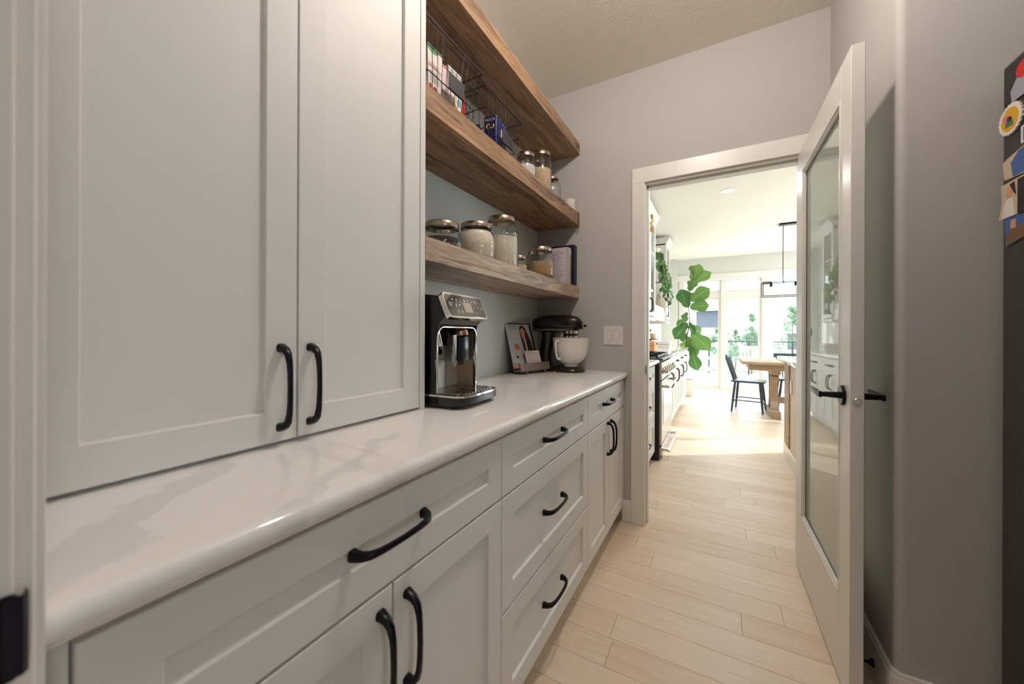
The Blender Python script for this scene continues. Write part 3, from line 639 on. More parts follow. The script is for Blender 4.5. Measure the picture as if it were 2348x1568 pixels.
# ------------------------------------------------------------------ coffee machine
cm = thing('coffee_machine', 'black and steel automatic coffee machine on worktop beside cabinet', 'coffee machine', (-.88, 1.005, .9145), math.radians(4.2))
hw = .119
cheek = [(-.205, .012), (.112, .012), (.106, .045), (.098, .15), (.103, .235), (.112, .262), (.132, .284), (.104, .352), (.06, .357), (-.205, .357)]
MB().prism(cheek, -hw, -hw+.008, 'xz').prism(cheek, hw-.008, hw, 'xz').prism([(-.205, .012), (.022, .012), (.022, .262), (.112, .262), (.132, .284), (.104, .352), (.06, .357), (-.205, .357)], -hw+.008, hw-.008, 'xz').build('housing', blackp, cm, smooth=False)
# control panel: rim and face on the slanted front
pn = Vector((.150-.117, 0, .284-.360)); up = -pn.normalized(); nrm = Vector((0, 1, 0)).cross(up); ctr = Vector((.1335, 0, .322))
fm = face_mtx(ctr, (0, 1, 0), up)
p = MB().prism(rrect(.240, .088, .016, 5), -.012, .004); p.xf(fm); p.build('panel_rim', chrome, cm, ang=.5)
p = MB().prism(rrect(.226, .076, .013, 5), .0, .0048); p.xf(fm); cp = p.build('control_panel', mat('panel_glass', (34, 30, 28), .06, coat=1.), cm, ang=.5)
p = MB().prism(rrect(.050, .036, .001, 1, .006, -.004), .0045, .0053); p.xf(fm); p.build('screen', mat('display', (190, 180, 170), .35), cm)
ic = mat('icon_white', (226, 216, 204), .5); q = MB()
for (u, v, w_, h) in [(-.075, .020, .007, .004), (-.052, .020, .006, .004), (-.030, .018, .006, .003), (-.004, .021, .008, .008), (.018, .022, .005, .009), (.042, .019, .008, .005), (.064, .020, .006, .008),
                      (-.062, .002, .006, .009), (-.040, .003, .010, .004), (-.060, -.020, .005, .008), (-.038, -.020, .005, .008), (.052, -.002, .004, .004), (.074, -.002, .004, .004), (.094, -.004, .005, .008), (.056, -.020, .003, .003), (.076, -.021, .003, .003),
                      (-.075, .011, .010, .0012), (-.052, .011, .009, .0012), (-.030, .010, .009, .0012), (-.002, .010, .010, .0012), (.020, .010, .010, .0012), (.042, .009, .009, .0012), (.064, .010, .008, .0012), (-.060, -.028, .007, .0012), (-.038, -.028, .007, .0012)]:
    q.box(u-w_/2, u+w_/2, v-h/2, v+h/2, .0045, .0054)
q.lathe([(.0085, .0045), (.0085, .0055), (.0070, .0055), (.0070, .0045)], c=(-.094, .002, 0), n=20); q.lathe([(0, .0055), (.003, .0055), (.003, .0045)], c=(-.094, .002, 0), n=12)
q.xf(fm); q.build('icons', ic, cm)
# hood under the panel, chrome arch
MB().prism([(.022, .256), (.100, .256), (.109, .264), (.024, .264)], -hw+.0075, hw-.0075, 'xz').build('hood', mat('hood_bronze', (84, 72, 62), .3, .7), cm, smooth=False)
ap = []
for k in range(7): ap.append((.104, -hw+.002, .046+k*.028))
for k in range(1, 6): a = PI/2*k/5; ap.append((.106, -hw+.002+.030*(1-math.cos(a)), .222+.032*math.sin(a)))
for k in range(1, 5): ap.append((.108, -hw+.032+(2*hw-.064)*k/5, .254))
for k in range(0, 6): a = PI/2*k/5; ap.append((.106, hw-.002-.030+.030*math.sin(a), .222+.032*math.cos(a)))
for k in range(7): ap.append((.104, hw-.002, .214-k*.028))
MB().sweep(ap, .0026, 8, up=(1, 0, 0)).build('arch_trim', chrome, cm)
MB().box(.0225, .029, -hw+.009, hw-.009, .044, .255).box(.024, .100, -hw+.008, -hw+.0105, .044, .225).build('steel_lining', mat('lining_steel', (214, 206, 198), .32, .35, bump=(200, .04), aniso=(1, 1, .03)), cm, smooth=False)
MB().box(.024, .098, hw-.011, hw-.008, .044, .240).build('side_lining', mat('steel_warm_reflection', (190, 164, 140), .25, .7), cm, smooth=False)  # brown-orange reflection put into the colour of the right inner wall
q = MB(); q.box(.029, .0296, -.056, -.0545, .046, .20); q.box(.029, .0296, .036, .0375, .046, .20); q.box(.029, .0296, -.056, .0375, .142, .1435); q.build('seams', blackmatte, cm, smooth=False)
MB().box(.029, .040, -.100, .030, .190, .255, .002).box(.029, .036, -.034, .006, .160, .200, .002).build('brew_recess', blackp, cm)
MB().sweep([(.060, .055, .252), (.062, .055, .236), (.064, .055, .222)], [(.038, .030), (.044, .036), (.044, .036)], 18, up=(0, 1, 0)).build('spout_hood', mat('bronze_steel', (170, 140, 112), .25, 1.), cm)
MB().box(.050, .104, .034, .076, .136, .224, .006, 2).build('coffee_spout', mat('spout_grey', (60, 68, 76), .18, .3), cm)
MB().box(.1042, .1046, .044, .066, .186, .191).build('spout_mark', ic, cm)
MB().cyl((.078, .014, .130), (.078, .014, .228), .009, n=14).lathe([(.009, .130), (.003, .118), (0, .118)], c=(.078, .014, 0), n=12).build('spout_column', chrome, cm)
for yy in (.045, .064): MB().lathe([(.006, .137), (.003, .122), (0, .122)], c=(.080, yy, 0), n=10).build('nozzle', blackp, cm)
MB().cyl((.076, -.062, .190), (.066, -.066, .240), .0095, n=14).build('milk_spout', chrome, cm); MB().cyl((.0775, -.0615, .180), (.076, -.062, .190), .006, n=10).build('nozzle', blackp, cm)
# drip tray
tp = [(.0, -hw), (.175, -hw), (.196, -hw+.014), (.205, -hw+.05), (.205, hw-.05), (.196, hw-.014), (.175, hw), (0, hw)]
tp2 = [(a*.985, b*.985) for a, b in tp]
def loft(m_, polys):
    R_ = [[m_.bm.verts.new((a, b, z)) for a, b in pl] for pl, z in polys]; n = len(R_[0])
    for A, B in zip(R_, R_[1:]):
        for k in range(n): m_.bm.faces.new((A[k], A[(k+1) % n], B[(k+1) % n], B[k]))
    m_.bm.faces.new(R_[0][::-1]); m_.bm.faces.new(R_[-1]); return m_
loft(MB(), [([(a*.93, b*.97) for a, b in tp], .006), (tp, .014), (tp, .036), (tp2, .0375)]).build('drip_tray', mat('tray_black', (20, 20, 26), .25), cm)
loft(MB(), [([(a*1.004, b*1.004) for a, b in tp], .036), ([(a*1.004, b*1.004) for a, b in tp], .042), ([(a*.985, b*.98) for a, b in tp], .0435)]).build('tray_rim', chrome, cm)
loft(MB(), [([(a*.955+.006, b*.94) for a, b in tp], .0430), ([(a*.955+.006, b*.94) for a, b in tp], .0437)]).build('tray_well', mat('tray_dark', (60, 52, 46), .2, .8), cm)
for k in range(11):
    yy = -.098+k*.0196; MB().box(.032, .188 if abs(yy) < .08 else .172, yy-.0048, yy+.0048, .0435, .0455, .0006).build('grille_slat', chrome, cm)
MB().box(-.10, .03, -.085, .085, .357, .363, .003).build('hopper_lid', mat('smoked_lid', (90, 92, 92), .1), cm)
for a, b_ in ((-.18, -.09), (-.18, .09), (.15, -.09), (.15, .09)): MB().cyl((a, b_, .0), (a, b_, .013), .010, n=12).build('foot', blackmatte, cm)

# ------------------------------------------------------------------ stand mixer
mx = thing('stand_mixer', 'dark bronze stand mixer with white bowl in the worktop corner', 'mixer', (-.797, 2.168, .9145), math.radians(-3))
bron = mat('mixer_bronze', (50, 40, 37), .28, .7, coat=.3)
loft(MB(), [([(x_*s, y_*s) for x_, y_ in [(.088*math.cos(a), .086*math.sin(a)) for a in [(-.45+.9*k/10)*PI for k in range(11)]] + [(-.10, .075), (-.19, .066), (-.222, .04), (-.222, -.04), (-.19, -.066), (-.10, -.075)]], z) for s, z in ((.97, .0), (1., .004), (1., .012), (.93, .020), (.80, .026), (.72, .030))]).build('base', bron, mx, ang=1.)
MB().sweep([(-.175, 0, .02), (-.178, 0, .08), (-.172, 0, .14), (-.155, 0, .20), (-.150, 0, .245)], [(.055, .045), (.042, .036), (.040, .036), (.044, .045), (.046, .065)], 18, up=(0, 1, 0)).build('column', bron, mx, ang=1.)
hp = []; hr = []
for xx, ry, rz, zc in ((-.258, .012, .012, .288), (-.252, .036, .030, .290), (-.235, .050, .045, .291), (-.20, .058, .053, .293), (-.13, .061, .056, .295), (-.05, .060, .056, .295), (.0, .058, .054, .293), (.035, .050, .047, .290), (.055, .038, .036, .286), (.062, .022, .022, .284)):
    hp.append((xx, 0, zc)); hr.append((rz, ry))
MB().sweep([(a, b, c) for a, b, c in hp], [(ry, rz) for (rz, ry) in hr], 24, up=(0, 0, 1), power=2.4).build('motor_head', bron, mx, ang=1.2)
MB().box(-.235, .034, -.0612, .0612, .249, .264, .003).build('trim_band', mat('band_grey', (128, 118, 108), .3, .9), mx)
MB().lathe([(0, .251), (.047, .251), (.047, .232), (.043, .231), (.043, .222), (.046, .220), (.046, .203), (.040, .201), (.018, .196), (0, .196)], c=(.0, 0, 0), n=30).build('planetary_hub', chrome, mx, ang=.5)
MB().lathe([(.0435, .231), (.0448, .230), (.0448, .223), (.0435, .222)], n=30).build('hub_ring', bron, mx)
MB().cyl((0, 0, .13), (0, 0, .198), .007, n=10).build('beater_shaft', steel, mx)
MB().lathe([(0, .055), (.020, .055), (.022, .062), (.022, .078), (.018, .080), (0, .080)], c=(0, 0, .282), n=22, axis='x').build('attachment_hub', bron, mx)
MB().lathe([(.0165, .080), (.0165, .086), (.015, .088), (0, .088)], c=(0, 0, .282), n=22, axis='x').build('hub_cap', chrome, mx); MB().lathe([(.006, .088), (.009, .094), (.007, .100), (0, .101)], c=(0, 0, .280), n=14, axis='x').build('hub_knob', blackp, mx)
MB().lathe([(.007, -.0615), (.007, -.0595), (0, -.0592)], c=(-.13, 0, .284), n=12, axis='y').build('speed_knob', blackp, mx)
# bowl
def wavy(name):
    m = bpy.data.materials.new(name); m.use_nodes = True; nt = m.node_tree; b = nt.nodes['Principled BSDF']; L = nt.links
    b.inputs['Base Color'].default_value = (*lin((232, 224, 218)), 1); b.inputs['Roughness'].default_value = .28
    tc = nd(nt, 'ShaderNodeTexCoord'); wv = nd(nt, 'ShaderNodeTexWave', bands_direction='Z'); wv.inputs['Scale'].default_value = 26; wv.inputs['Distortion'].default_value = 3.5; wv.inputs['Detail'].default_value = 2; wv.inputs['Detail Scale'].default_value = 1.5
    L.new(tc.outputs['Object'], wv.inputs[0]); bp = nd(nt, 'ShaderNodeBump'); bp.inputs['Strength'].default_value = .35; bp.inputs['Distance'].default_value = .002
    L.new(wv.outputs['Fac'], bp.inputs['Height']); L.new(bp.outputs[0], b.inputs['Normal']); return m
bowlm = wavy('bowl_ceramic')
bw = MB().lathe([(0, .030), (.040, .030), (.044, .034), (.036, .042), (.052, .052), (.078, .075), (.096, .108), (.106, .148), (.111, .205), (.1125, .208), (.108, .208), (.102, .15), (.090, .108), (.070, .075), (.045, .056), (0, .052)], n=44).build('bowl', bowlm, mx, ang=1.)
ha = math.radians(-108); hc, hs_ = math.cos(ha), math.sin(ha)
hpt = [(.106, .186), (.120, .191), (.132, .184), (.135, .165), (.134, .14), (.130, .11), (.122, .088), (.108, .080), (.090, .088)]
MB().sweep([(r*hc, r*hs_, z) for r, z in hpt], [(.007, .005)]*9, 10, up=(-hs_, hc, 0)).build('bowl_handle', whitec, mx, ang=1.)

# ------------------------------------------------------------------ cookbook stand and magazine
sd = thing('book_stand', 'dark wooden cookbook stand on the worktop holding a magazine', 'stand', (-.965, 1.968, .9145), math.radians(-16))
dw = mat('stand_wood', (56, 44, 40), .4, vary=(30, .3)); iron = mat('stand_ledge', (112, 98, 88), .35, .3, vary=(40, .25), bump=(120, .4))
# local: width along y (-.125...125), faces +x, board leans back (top towards -x)
lean = .30
def lm(x, z): return Matrix.Translation((x, 0, z)) @ Matrix.Rotation(-lean, 4, 'Y')
bm_ = MB().box(-.006, .006, -.118, .108, .0, .285, .002); bm_.xf(lm(-.035, .022)); bm_.build('back_board', dw, sd)
q = MB().box(0, .012, -.122, .134, -.004, .040, .0015); q.xf(lm(.020, .022)); q.build('ledge_face', iron, sd)
MB().box(-.035, .026, -.124, .134, .014, .024, .002).build('ledge', iron, sd)
for s in (-.075, .085):
    MB().bar((.018, s, .016), (.040, s, .001), .008, .010).build('leg', iron, sd); MB().bar((-.04, s, .10), (-.095, s, .002), .008, .010).build('rear_leg', dw, sd)
mgz = thing('magazine', 'magazine with a long-haired woman on its cover on the stand', 'magazine', (-.965, 1.968, .9145), math.radians(-16))
Z0m = .030; MX = lm(-.026, Z0m)
q = MB().box(-.002, .002, -.122, .078, 0, .268); q.xf(MX); q.build('pages', mat('magazine_cover', (186, 190, 198), .35), mgz, smooth=False)
def flat(poly, m_, d=0., name='print'):
    q = MB().prism(poly, .0021+d, .0024+d, 'yz'); q.xf(MX); return q.build(name, m_, mgz, smooth=False)
hair = mat('print_hair', (50, 26, 20), .4); skin = mat('print_skin', (204, 150, 120), .4); dress = mat('print_jacket', (36, 30, 34), .4)
flat([(.000, .262), (.022, .262), (.040, .250), (.052, .215), (.066, .165), (.074, .110), (.072, .098), (-.004, .098), (-.012, .150), (-.014, .205), (-.012, .245)], hair)
flat([(-.008, .225), (.000, .240), (.014, .244), (.026, .232), (.030, .212), (.024, .190), (.012, .178), (.002, .182), (-.006, .200)], skin, .0003)
flat([(.004, .182), (.022, .188), (.030, .160), (.020, .150), (.010, .160)], skin, .0002)
flat([(.010, .160), (.028, .160), (.042, .100), (.008, .100)], dress, .0004); flat([(.014, .165), (.022, .166), (.026, .102), (.014, .102)], packw, .0006)
flat([(-.003, .213), (.006, .215), (.006, .217), (-.003, .216)], hair, .0007); flat([(.013, .214), (.021, .212), (.021, .214), (.013, .216)], hair, .0007); flat([(.002, .192), (.012, .191), (.008, .188)], redm, .0007); flat([(.004, .210), (.006, .199), (.010, .199)], mat('print_skin_shade', (170, 112, 86), .4), .0006)
cup = [(-.062+.026*math.cos(k*PI/8), .118+.026*math.sin(k*PI/8)) for k in range(16)]
flat(cup, mat('print_mug', (208, 200, 196), .4)); flat([(a*.8-.012, b*.8+.034) for a, b in cup], mat('print_snack', (176, 112, 64), .4), .0003)
flat([(-.075, .085), (-.03, .10), (-.01, .06), (-.04, .03), (-.1, .03), (-.1, .06)], mat('print_pale', (204, 206, 212), .4)); flat([(-.030, .085), (-.010, .06), (-.018, .045), (-.034, .07)], skin, .0002); flat([(-.120, .0), (-.07, .0), (-.075, .03), (-.120, .035)], mat('print_rose', (190, 140, 130), .4), .0003)
TX = MX @ face_mtx((.0024, 0, 0), (0, 1, 0), (0, 0, 1))
text('lettering', 'better', .030, TX @ Matrix.Translation((-.072, .196, 0)), packw, mgz, ext=.0003); text('lettering', 'homes', .026, TX @ Matrix.Translation((-.066, .165, 0)), packw, mgz, ext=.0003)
text('lettering', 'EASY MEALS', .013, TX @ Matrix.Translation((-.066, .255, 0)), inkm, mgz, ext=.0003); text('lettering', 'for every day', .011, TX @ Matrix.Translation((-.062, .240, 0)), mat('print_taupe', (120, 104, 98), .5), mgz, ext=.0003)
cd = thing('recipe_card', 'white handwritten recipe card in front of the magazine', 'card', (-.965, 1.968, .9145), math.radians(-16))
MC = lm(-.006, .042); q = MB().box(-.001, .001, -.030, .098, .0, .092); q.xf(MC); q.build('card', mat('card_paper', (206, 194, 188), .6), cd, smooth=False)
for k in range(11):
    q = MB().box(.0011, .0014, -.022, .088-random.random()*.03, .008+k*.0072, .0092+k*.0072); q.xf(MC); q.build('print_line', mat('card_ink', (150, 134, 128), .6), cd, smooth=False)
q = MB().sweep([(.070, -.05, .0035), (.078, 0, .0035), (.070, .06, .0035), (.080, .10, .004), (.068, .135, .005), (.05, .14, .004)], .0018, 6); q.build('stray_cord', mat('copper_cord', (170, 110, 66), .5), sd)

# ------------------------------------------------------------------ light switch
sw = thing('light_switch', 'white double rocker light switch on the grey end wall', 'switch', (-.578, YE, 1.138))
MB().prism(rrect(.118, .117, .004, 2), -.005, 0, 'xz').build('switch_plate', trimp, sw, ang=.5)
for s in (-.0225, .0225):
    MB().box(s-.0170, s+.0170, -.0056, -.0045, -.0345, .0345).build('rocker_frame', mat('switch_gap', (150, 140, 132), .6), sw, smooth=False)
    r = MB(); r.face([(s-.0155, -.0062, -.033), (s+.0155, -.0062, -.033), (s+.0155, -.0095, .033), (s-.0155, -.0095, .033)]); r.face([(s-.0155, -.0095, .033), (s+.0155, -.0095, .033), (s+.0155, -.005, .033), (s-.0155, -.005, .033)])
    r.face([(s-.0155, -.0062, -.033), (s-.0155, -.0095, .033), (s-.0155, -.005, .033), (s-.0155, -.005, -.033)]); r.face([(s+.0155, -.0062, -.033), (s+.0155, -.0095, .033), (s+.0155, -.005, .033), (s+.0155, -.005, -.033)])
    r.build('rocker', trimp, sw, smooth=False)
    for z in (-.048, .048): MB().lathe([(.0028, -.0056), (.0028, -.005), (0, -.0057)], c=(s, 0, z), n=8, axis='y').build('screw', mat('screw_paint', (190, 182, 174), .4), sw)

# ------------------------------------------------------------------ refrigerator with photos
fg = thing('refrigerator', 'dark steel refrigerator at right with photos on its side', 'refrigerator', (.650, 1.485, 0))
MB().box(0, .75, -.62, 0, .03, 1.85, .006, 2).build('cabinet_body', darksteel, fg)
MB().box(-.0, .75, -.70, -.625, .05, 1.84, .01, 2).build('fridge_door', darksteel, fg); MB().box(.03, .72, -.60, -.02, .0, .03).build('plinth', blackmatte, fg)
MB().sweep([(.05, -.70, .9), (.05, -.74, .93), (.05, -.74, 1.6), (.05, -.70, 1.63)], .012, 10).build('fridge_handle', steel, fg)
def onfridge(name, label, y, z, poly, m_, cat='photo', th=.0012, prints=(), group=None):
    t = thing(name, label, cat, (.6495, y, z), group=group)
    MB().prism(poly, -th, 0, 'yz').build('sheet', m_, t, smooth=False)
    for k, (pl, pm_) in enumerate(prints): MB().prism(pl, -th-.0004*(k+1), -th+.0001, 'yz').build('print', pm_, t, smooth=False)
    return t
R4 = lambda a, b, c, d: [(a, b), (c, b), (c, d), (a, d)]
jean = mat('print_denim', (66, 96, 150), .5); beige = mat('print_beige', (196, 176, 152), .5); darkpr = mat('print_dark', (34, 30, 30), .5); gold = mat('print_gold', (212, 160, 30), .4); pink = mat('print_pink', (196, 90, 140), .4); grn = mat('print_leaf', (60, 100, 76), .4); greyp = mat('print_mist', (150, 150, 160), .5)
onfridge('photo', 'dark photo of people topmost on the refrigerator side', 1.40, 1.74, R4(-.09, 0, .072, .098), darkpr, prints=[([(-.06, .0), (.045, .0), (.050, .03), (.02, .06), (-.06, .07)], greyp), ([(.0+.03*math.cos(k*PI/5), .065+.022*math.sin(k*PI/5)) for k in range(10)], redm)])
sc = [((.043+.0016*math.cos(22*a))*math.cos(a), (.038+.0016*math.cos(22*a))*math.sin(a)) for a in [2*PI*k/132 for k in range(132)]]
di = lambda s, n=28: [(.041*s*math.cos(2*PI*k/n), .036*s*math.sin(2*PI*k/n)) for k in range(n)]
onfridge('magnet', 'round yellow magnet with white scalloped edge on the refrigerator', 1.446, 1.700, sc, whitec, 'magnet', .004, prints=[(di(.80), gold), ([(.0, -.006), (.018, -.008), (.022, .012), (.004, .014)], pink), ([(-.014, -.018), (.016, -.016), (.014, -.004), (-.012, -.006)], grn), (di(.2, 12), inkm)])
onfridge('photo', 'small white framed photo under the round magnet', 1.382, 1.622, R4(-.05, 0, .030, .042), whitec, prints=[(R4(-.045, .004, .022, .037), jean)])
onfridge('photo', 'torn-edge photo of denim-clad people below the magnet', 1.42, 1.543, [(-.08, 0), (.052, .008), (.060, .055), (.045, .060), (-.08, .082)], beige, prints=[([(-.08, .004), (.020, .008), (.028, .045), (.0, .066), (-.08, .074)], jean), ([(-.07, .03), (-.035, .03), (-.03, .06), (-.07, .06)], skin)])
onfridge('photo', 'photo of a person in a white shirt below denim photo', 1.44, 1.452, [(-.10, 0), (.052, 0), (.040, .04), (.044, .088), (-.10, .092)], beige, th=.0022, prints=[([(-.01, 0), (.040, 0), (.032, .03), (.018, .048), (.0, .048)], whitec), ([(.004, .046), (.020, .050), (.020, .070), (.010, .080), (-.002, .070)], skin), ([(-.004, .062), (.008, .082), (-.008, .084), (-.014, .05)], hair), (R4(-.10, .0, -.022, .085), darkpr)])
onfridge('photo', 'lowest photo with a plaid shirt on the refrigerator side', 1.42, 1.376, [(-.08, .03), (.046, 0), (.054, .074), (-.08, .074)], jean, prints=[([(-.06, .02), (.044, .004), (.046, .030), (.02, .046), (-.06, .05)], mat('print_plaid', (110, 84, 62), .6, vary=(200, .5))), ([(.008, .044), (.028, .044), (.026, .066), (.008, .066)], skin)])

# ------------------------------------------------------------------ ceiling lights
def potlight(x, y, label):
    t = thing('ceiling_light', label, 'light', (x, y, CH), group='recessed ceiling lights')
    MB().lathe([(.058, -.001), (.060, -.006), (.078, -.004), (.080, 0), (.058, 0)], n=28).build('trim_ring', trimp, t)
    MB().lathe([(0, -.0035), (.058, -.0035), (.058, -.001)], n=28).build('lens', mat('lamp_lens', (255, 240, 220), .4, emit=(1, .86, .70, 5.0)), t)
potlight(-.10, 1.13, 'recessed pantry ceiling light above the worktop aisle'); potlight(-.1, -1.2, 'unseen ceiling light added for fill behind the camera'); potlight(1.8, -.4, 'unseen ceiling light added for fill on the right')  # second and third fixtures are added to go with the fill lamps
potlight(.073, 4.78, 'recessed kitchen ceiling light seen through the doorway'); potlight(2.2, 4.4, 'unseen kitchen ceiling light added for fill over the island'); potlight(1.6, 7.2, 'unseen ceiling light added for fill over the dining table')  # last two fixtures are added to go with the kitchen fill

# ================================================================== KITCHEN
XKF = -.500
cab('kitchen_cabinet', 'white kitchen drawer cabinet just beyond doorway, before the stove', 2.60, 3.50,
    [('drawer', 2.60, 3.50, .70, .865, (3.05, .79, 'y', .162)), ('drawer', 2.60, 3.50, .40, .70, (3.05, .56, 'y', .162)), ('drawer', 2.60, 3.50, .10, .40, (3.05, .26, 'y', .162))], x=XKF)
worktop(XL+.001, -.470, 2.48, 3.555, .8755, .914, 'worktop', 'white kitchen worktop between doorway and stove')
ky = [4.42, 5.09, 5.76, 6.43, 7.08]
for i in range(4):
    a, b_ = ky[i], ky[i+1]; mid = (a+b_)/2
    cab('kitchen_cabinet', ['white kitchen cabinet immediately beyond the stove', 'second white kitchen cabinet beyond the stove', 'third white kitchen cabinet beyond the stove', 'last white kitchen cabinet before the fig plant'][i], a, b_,
        [('drawer', a, b_, .70, .865, (mid, .79, 'y', .14)), ('door', a, mid, .10, .70, (mid-.035, .60, 'z', .162)), ('door', mid, b_, .10, .70, (mid+.035, .60, 'z', .162))], x=XKF, group='white kitchen cabinets beyond the stove')
worktop(XL+.001, -.470, 4.415, 7.12, .8755, .914, 'worktop', 'white kitchen worktop beyond stove holding trays and mugs')
# stove
sv = thing('stove', 'stainless steel kitchen stove with two bar handles and knobs', 'stove', (-.455, 3.60, 0))
MB().box(-.60, -.03, .0, .80, .03, .905).build('stove_body', blackmatte, sv, smooth=False)
MB().box(-.64, -.02, -.03, -.002, .0, .87).box(-.6, -.05, .02, .78, .0, .03).build('side_gap', blackmatte, sv, smooth=False)
MB().box(-.03, .0, .0, .80, .13, .71, .004).build('oven_door', steel, sv); MB().box(.0, .002, .10, .70, .30, .62, .001).build('oven_window', mat('oven_glass', (20, 22, 24), .05, coat=1.), sv)
MB().box(-.03, .0, .0, .80, .725, .88, .004).build('control_strip', steel, sv); MB().box(-.03, .003, .0, .80, .035, .120, .004).build('warming_drawer', steel, sv)
for k in range(5):
    yy = .09+k*.155; MB().lathe([(0, .0), (.030, .0), (.030, .010), (.022, .014), (.021, .045), (.018, .048), (0, .048)], c=(0, yy, .805), n=18, axis='x').build('knob', steel, sv)
for z in (.665, .085):
    h = MB().sweep([(.055, .03, z), (.055, .77, z)], [(.011, .011)]*2, 12); h.box(.0, .06, .05, .075, z-.012, z+.012, .003); h.box(.0, .06, .725, .75, z-.012, z+.012, .003); h.build('bar_handle', chrome, sv)
MB().box(-.60, .01, .0, .80, .905, .920, .003).build('cooktop', mat('cooktop_black', (30, 28, 28), .25), sv)
for j in range(3):
    g = MB(); a = .02+j*.26
    g.box(-.56, -.04, a, a+.010, .935, .950); g.box(-.56, -.04, a+.23, a+.24, .935, .950)
    for k in range(6): g.box(-.56+k*.102, -.548+k*.102, a, a+.24, .930, .948)
    for fx in (-.56, -.05): g.box(fx, fx+.01, a, a+.01, .92, .935); g.box(fx, fx+.01, a+.23, a+.24, .92, .935)
    g.build('grate', blackm, sv, smooth=False)
# upper kitchen cabinets
def upper(y0, y1, label, x=-.75, z0=1.345, z1=2.60):
    t = thing('kitchen_wall_cabinet', label, 'cabinet', (x, y0, z0), group='kitchen wall cabinets'); W_ = y1-y0; H = z1-z0
    c = MB(); X0 = XL+.002-x; c.box(X0, X0+.012, 0, W_, 0, H); c.box(X0, -.021, 0, .018, 0, H); c.box(X0, -.021, W_-.018, W_, 0, H); c.box(X0, -.021, 0, W_, 0, .02); c.box(X0, -.021, 0, W_, H-.02, H); c.box(X0, -.03, 0, W_, H*.5, H*.5+.015)
    c.build('carcass', cabp, t, smooth=False)
    n = 2 if W_ > .5 else 1
    for k in range(n):
        a, b_ = W_*k/n+.002, W_*(k+1)/n-.002; d = MB(); s = .055
        d.box(-.02, 0, a, a+s, .03, H-.0, .001); d.box(-.02, 0, b_-s, b_, .03, H, .001); d.box(-.02, 0, a+s, b_-s, .03, .03+s, .001); d.box(-.02, 0, a+s, b_-s, H-s, H, .001); d.box(-.015, -.003, a+s, b_-s, H*.66, H*.66+.012)
        do = d.build('door', cabp, t); MB().box(-.012, -.008, a+s, b_-s, .03+s, H-s).build('pane', wglass, do, smooth=False)
        handle(do, 0, (b_-s/2) if k == 0 and n == 2 else a+s/2, .16, .162, 'z')
    MB().prism([(-.02, H), (.0, H), (.005, H+.02), (.045, H+.075), (.05, H+.10), (-.02, H+.10)], -.01, W_+.04, 'xz').box(X0, -.02, -.0, W_, H, H+.1).build('crown', cabp, t, smooth=False)
    MB().box(X0, .004, -.0, W_, -.03, 0, .002).build('light_rail', cabp, t)
upper(4.42, 5.27, 'nearer glass-fronted white kitchen wall cabinet'); upper(6.42, 6.90, 'farther glass-fronted white kitchen wall cabinet beside open shelf')
sh = tag(MB().box(XL+.001, -.780, 5.272, 6.418, 1.505, 1.555, .002).build('open_shelf', cabp), 'white open shelf between the two kitchen wall cabinets', 'shelf')
st(MB().box(XL+.001, -.77, 5.272, 6.418, 1.34, 1.50).build('trim_8', cabp, smooth=False), 'white panel under the open kitchen shelf', 'trim')
ar = thing('wooden_arches', 'nested pale wooden arch ornament on the open kitchen shelf', 'ornament', (-.825, 6.20, 1.5555))
for r in (.16, .105): MB().sweep([(0, r*math.cos(PI*k/14), r*1.3*math.sin(PI*k/14)) for k in range(15)], [(.018, .014)]*15, 8, up=(1, 0, 0)).build('arch', tablew, ar)
# near decor on first cabinet top : gold ribbon bow
gw = thing('gold_bow', 'gold ribbon ornament at the top of near kitchen wall cabinet', 'ornament', (-.735, 4.80, 2.52))
MB().sweep([(.0, .03, .10), (.004, .06, .06), (.01, .05, .02), (0, .0, -.02), (.01, -.03, -.07), (0, .02, -.12)], [(.018, .003)]*6, 6).build('ribbon', mat('ribbon_gold', (214, 164, 88), .4), gw)

# leaves
def leaf_mesh(name, prof, bend, m_, cols=4, fold=.12, wav=0.):
    bm = bmesh.new(); uvl = bm.loops.layers.uv.new(); rows = len(prof); g = []
    for i, wd in enumerate(prof):
        t = i/(rows-1); g.append([])
        for j in range(-cols, cols+1):
            f = j/cols; xx = f*wd; zz = -bend*t*t + fold*abs(xx) + wav*math.sin(t*9+f*2)*abs(f)
            v = bm.verts.new((xx, t, zz)); g[-1].append((v, f, t))
    for i in range(rows-1):
        for j in range(2*cols):
            q = [g[i][j], g[i][j+1], g[i+1][j+1], g[i+1][j]]
            try: fc = bm.faces.new([a[0] for a in q])
            except ValueError: continue
            fc.smooth = True
            for lp, a in zip(fc.loops, q): lp[uvl].uv = (a[1], a[2])
    bmesh.ops.remove_doubles(bm, verts=bm.verts, dist=1e-5)
    me = bpy.data.meshes.new(name); bm.to_mesh(me); bm.free(); me.materials.append(m_); return me
figme = leaf_mesh('leaf', [.012, .10, .175, .215, .225, .23, .245, .275, .315, .350, .372, .378, .36, .315, .235, .12, .02], .22, figleaf, fold=.18, wav=.02)
vineme = leaf_mesh('leaf', [.004, .16, .27, .31, .29, .22, .12, .01], .25, vineleaf, cols=3, fold=.25)
def put_leaf(me, parent, base, tip, nrm, wscale=1.):
    b = Vector(base); t = Vector(tip); yv = (t-b); L_ = yv.length; yv.normalize(); n = Vector(nrm); xv = yv.cross(n).normalized(); zv = xv.cross(yv)
    o = bpy.data.objects.new('leaf', me); C.objects.link(o); o.parent = parent
    mt = Matrix((xv*L_*wscale, yv*L_, zv*L_)).transposed().to_4x4(); mt.translation = b-parent.location; o.matrix_local = mt
    return o
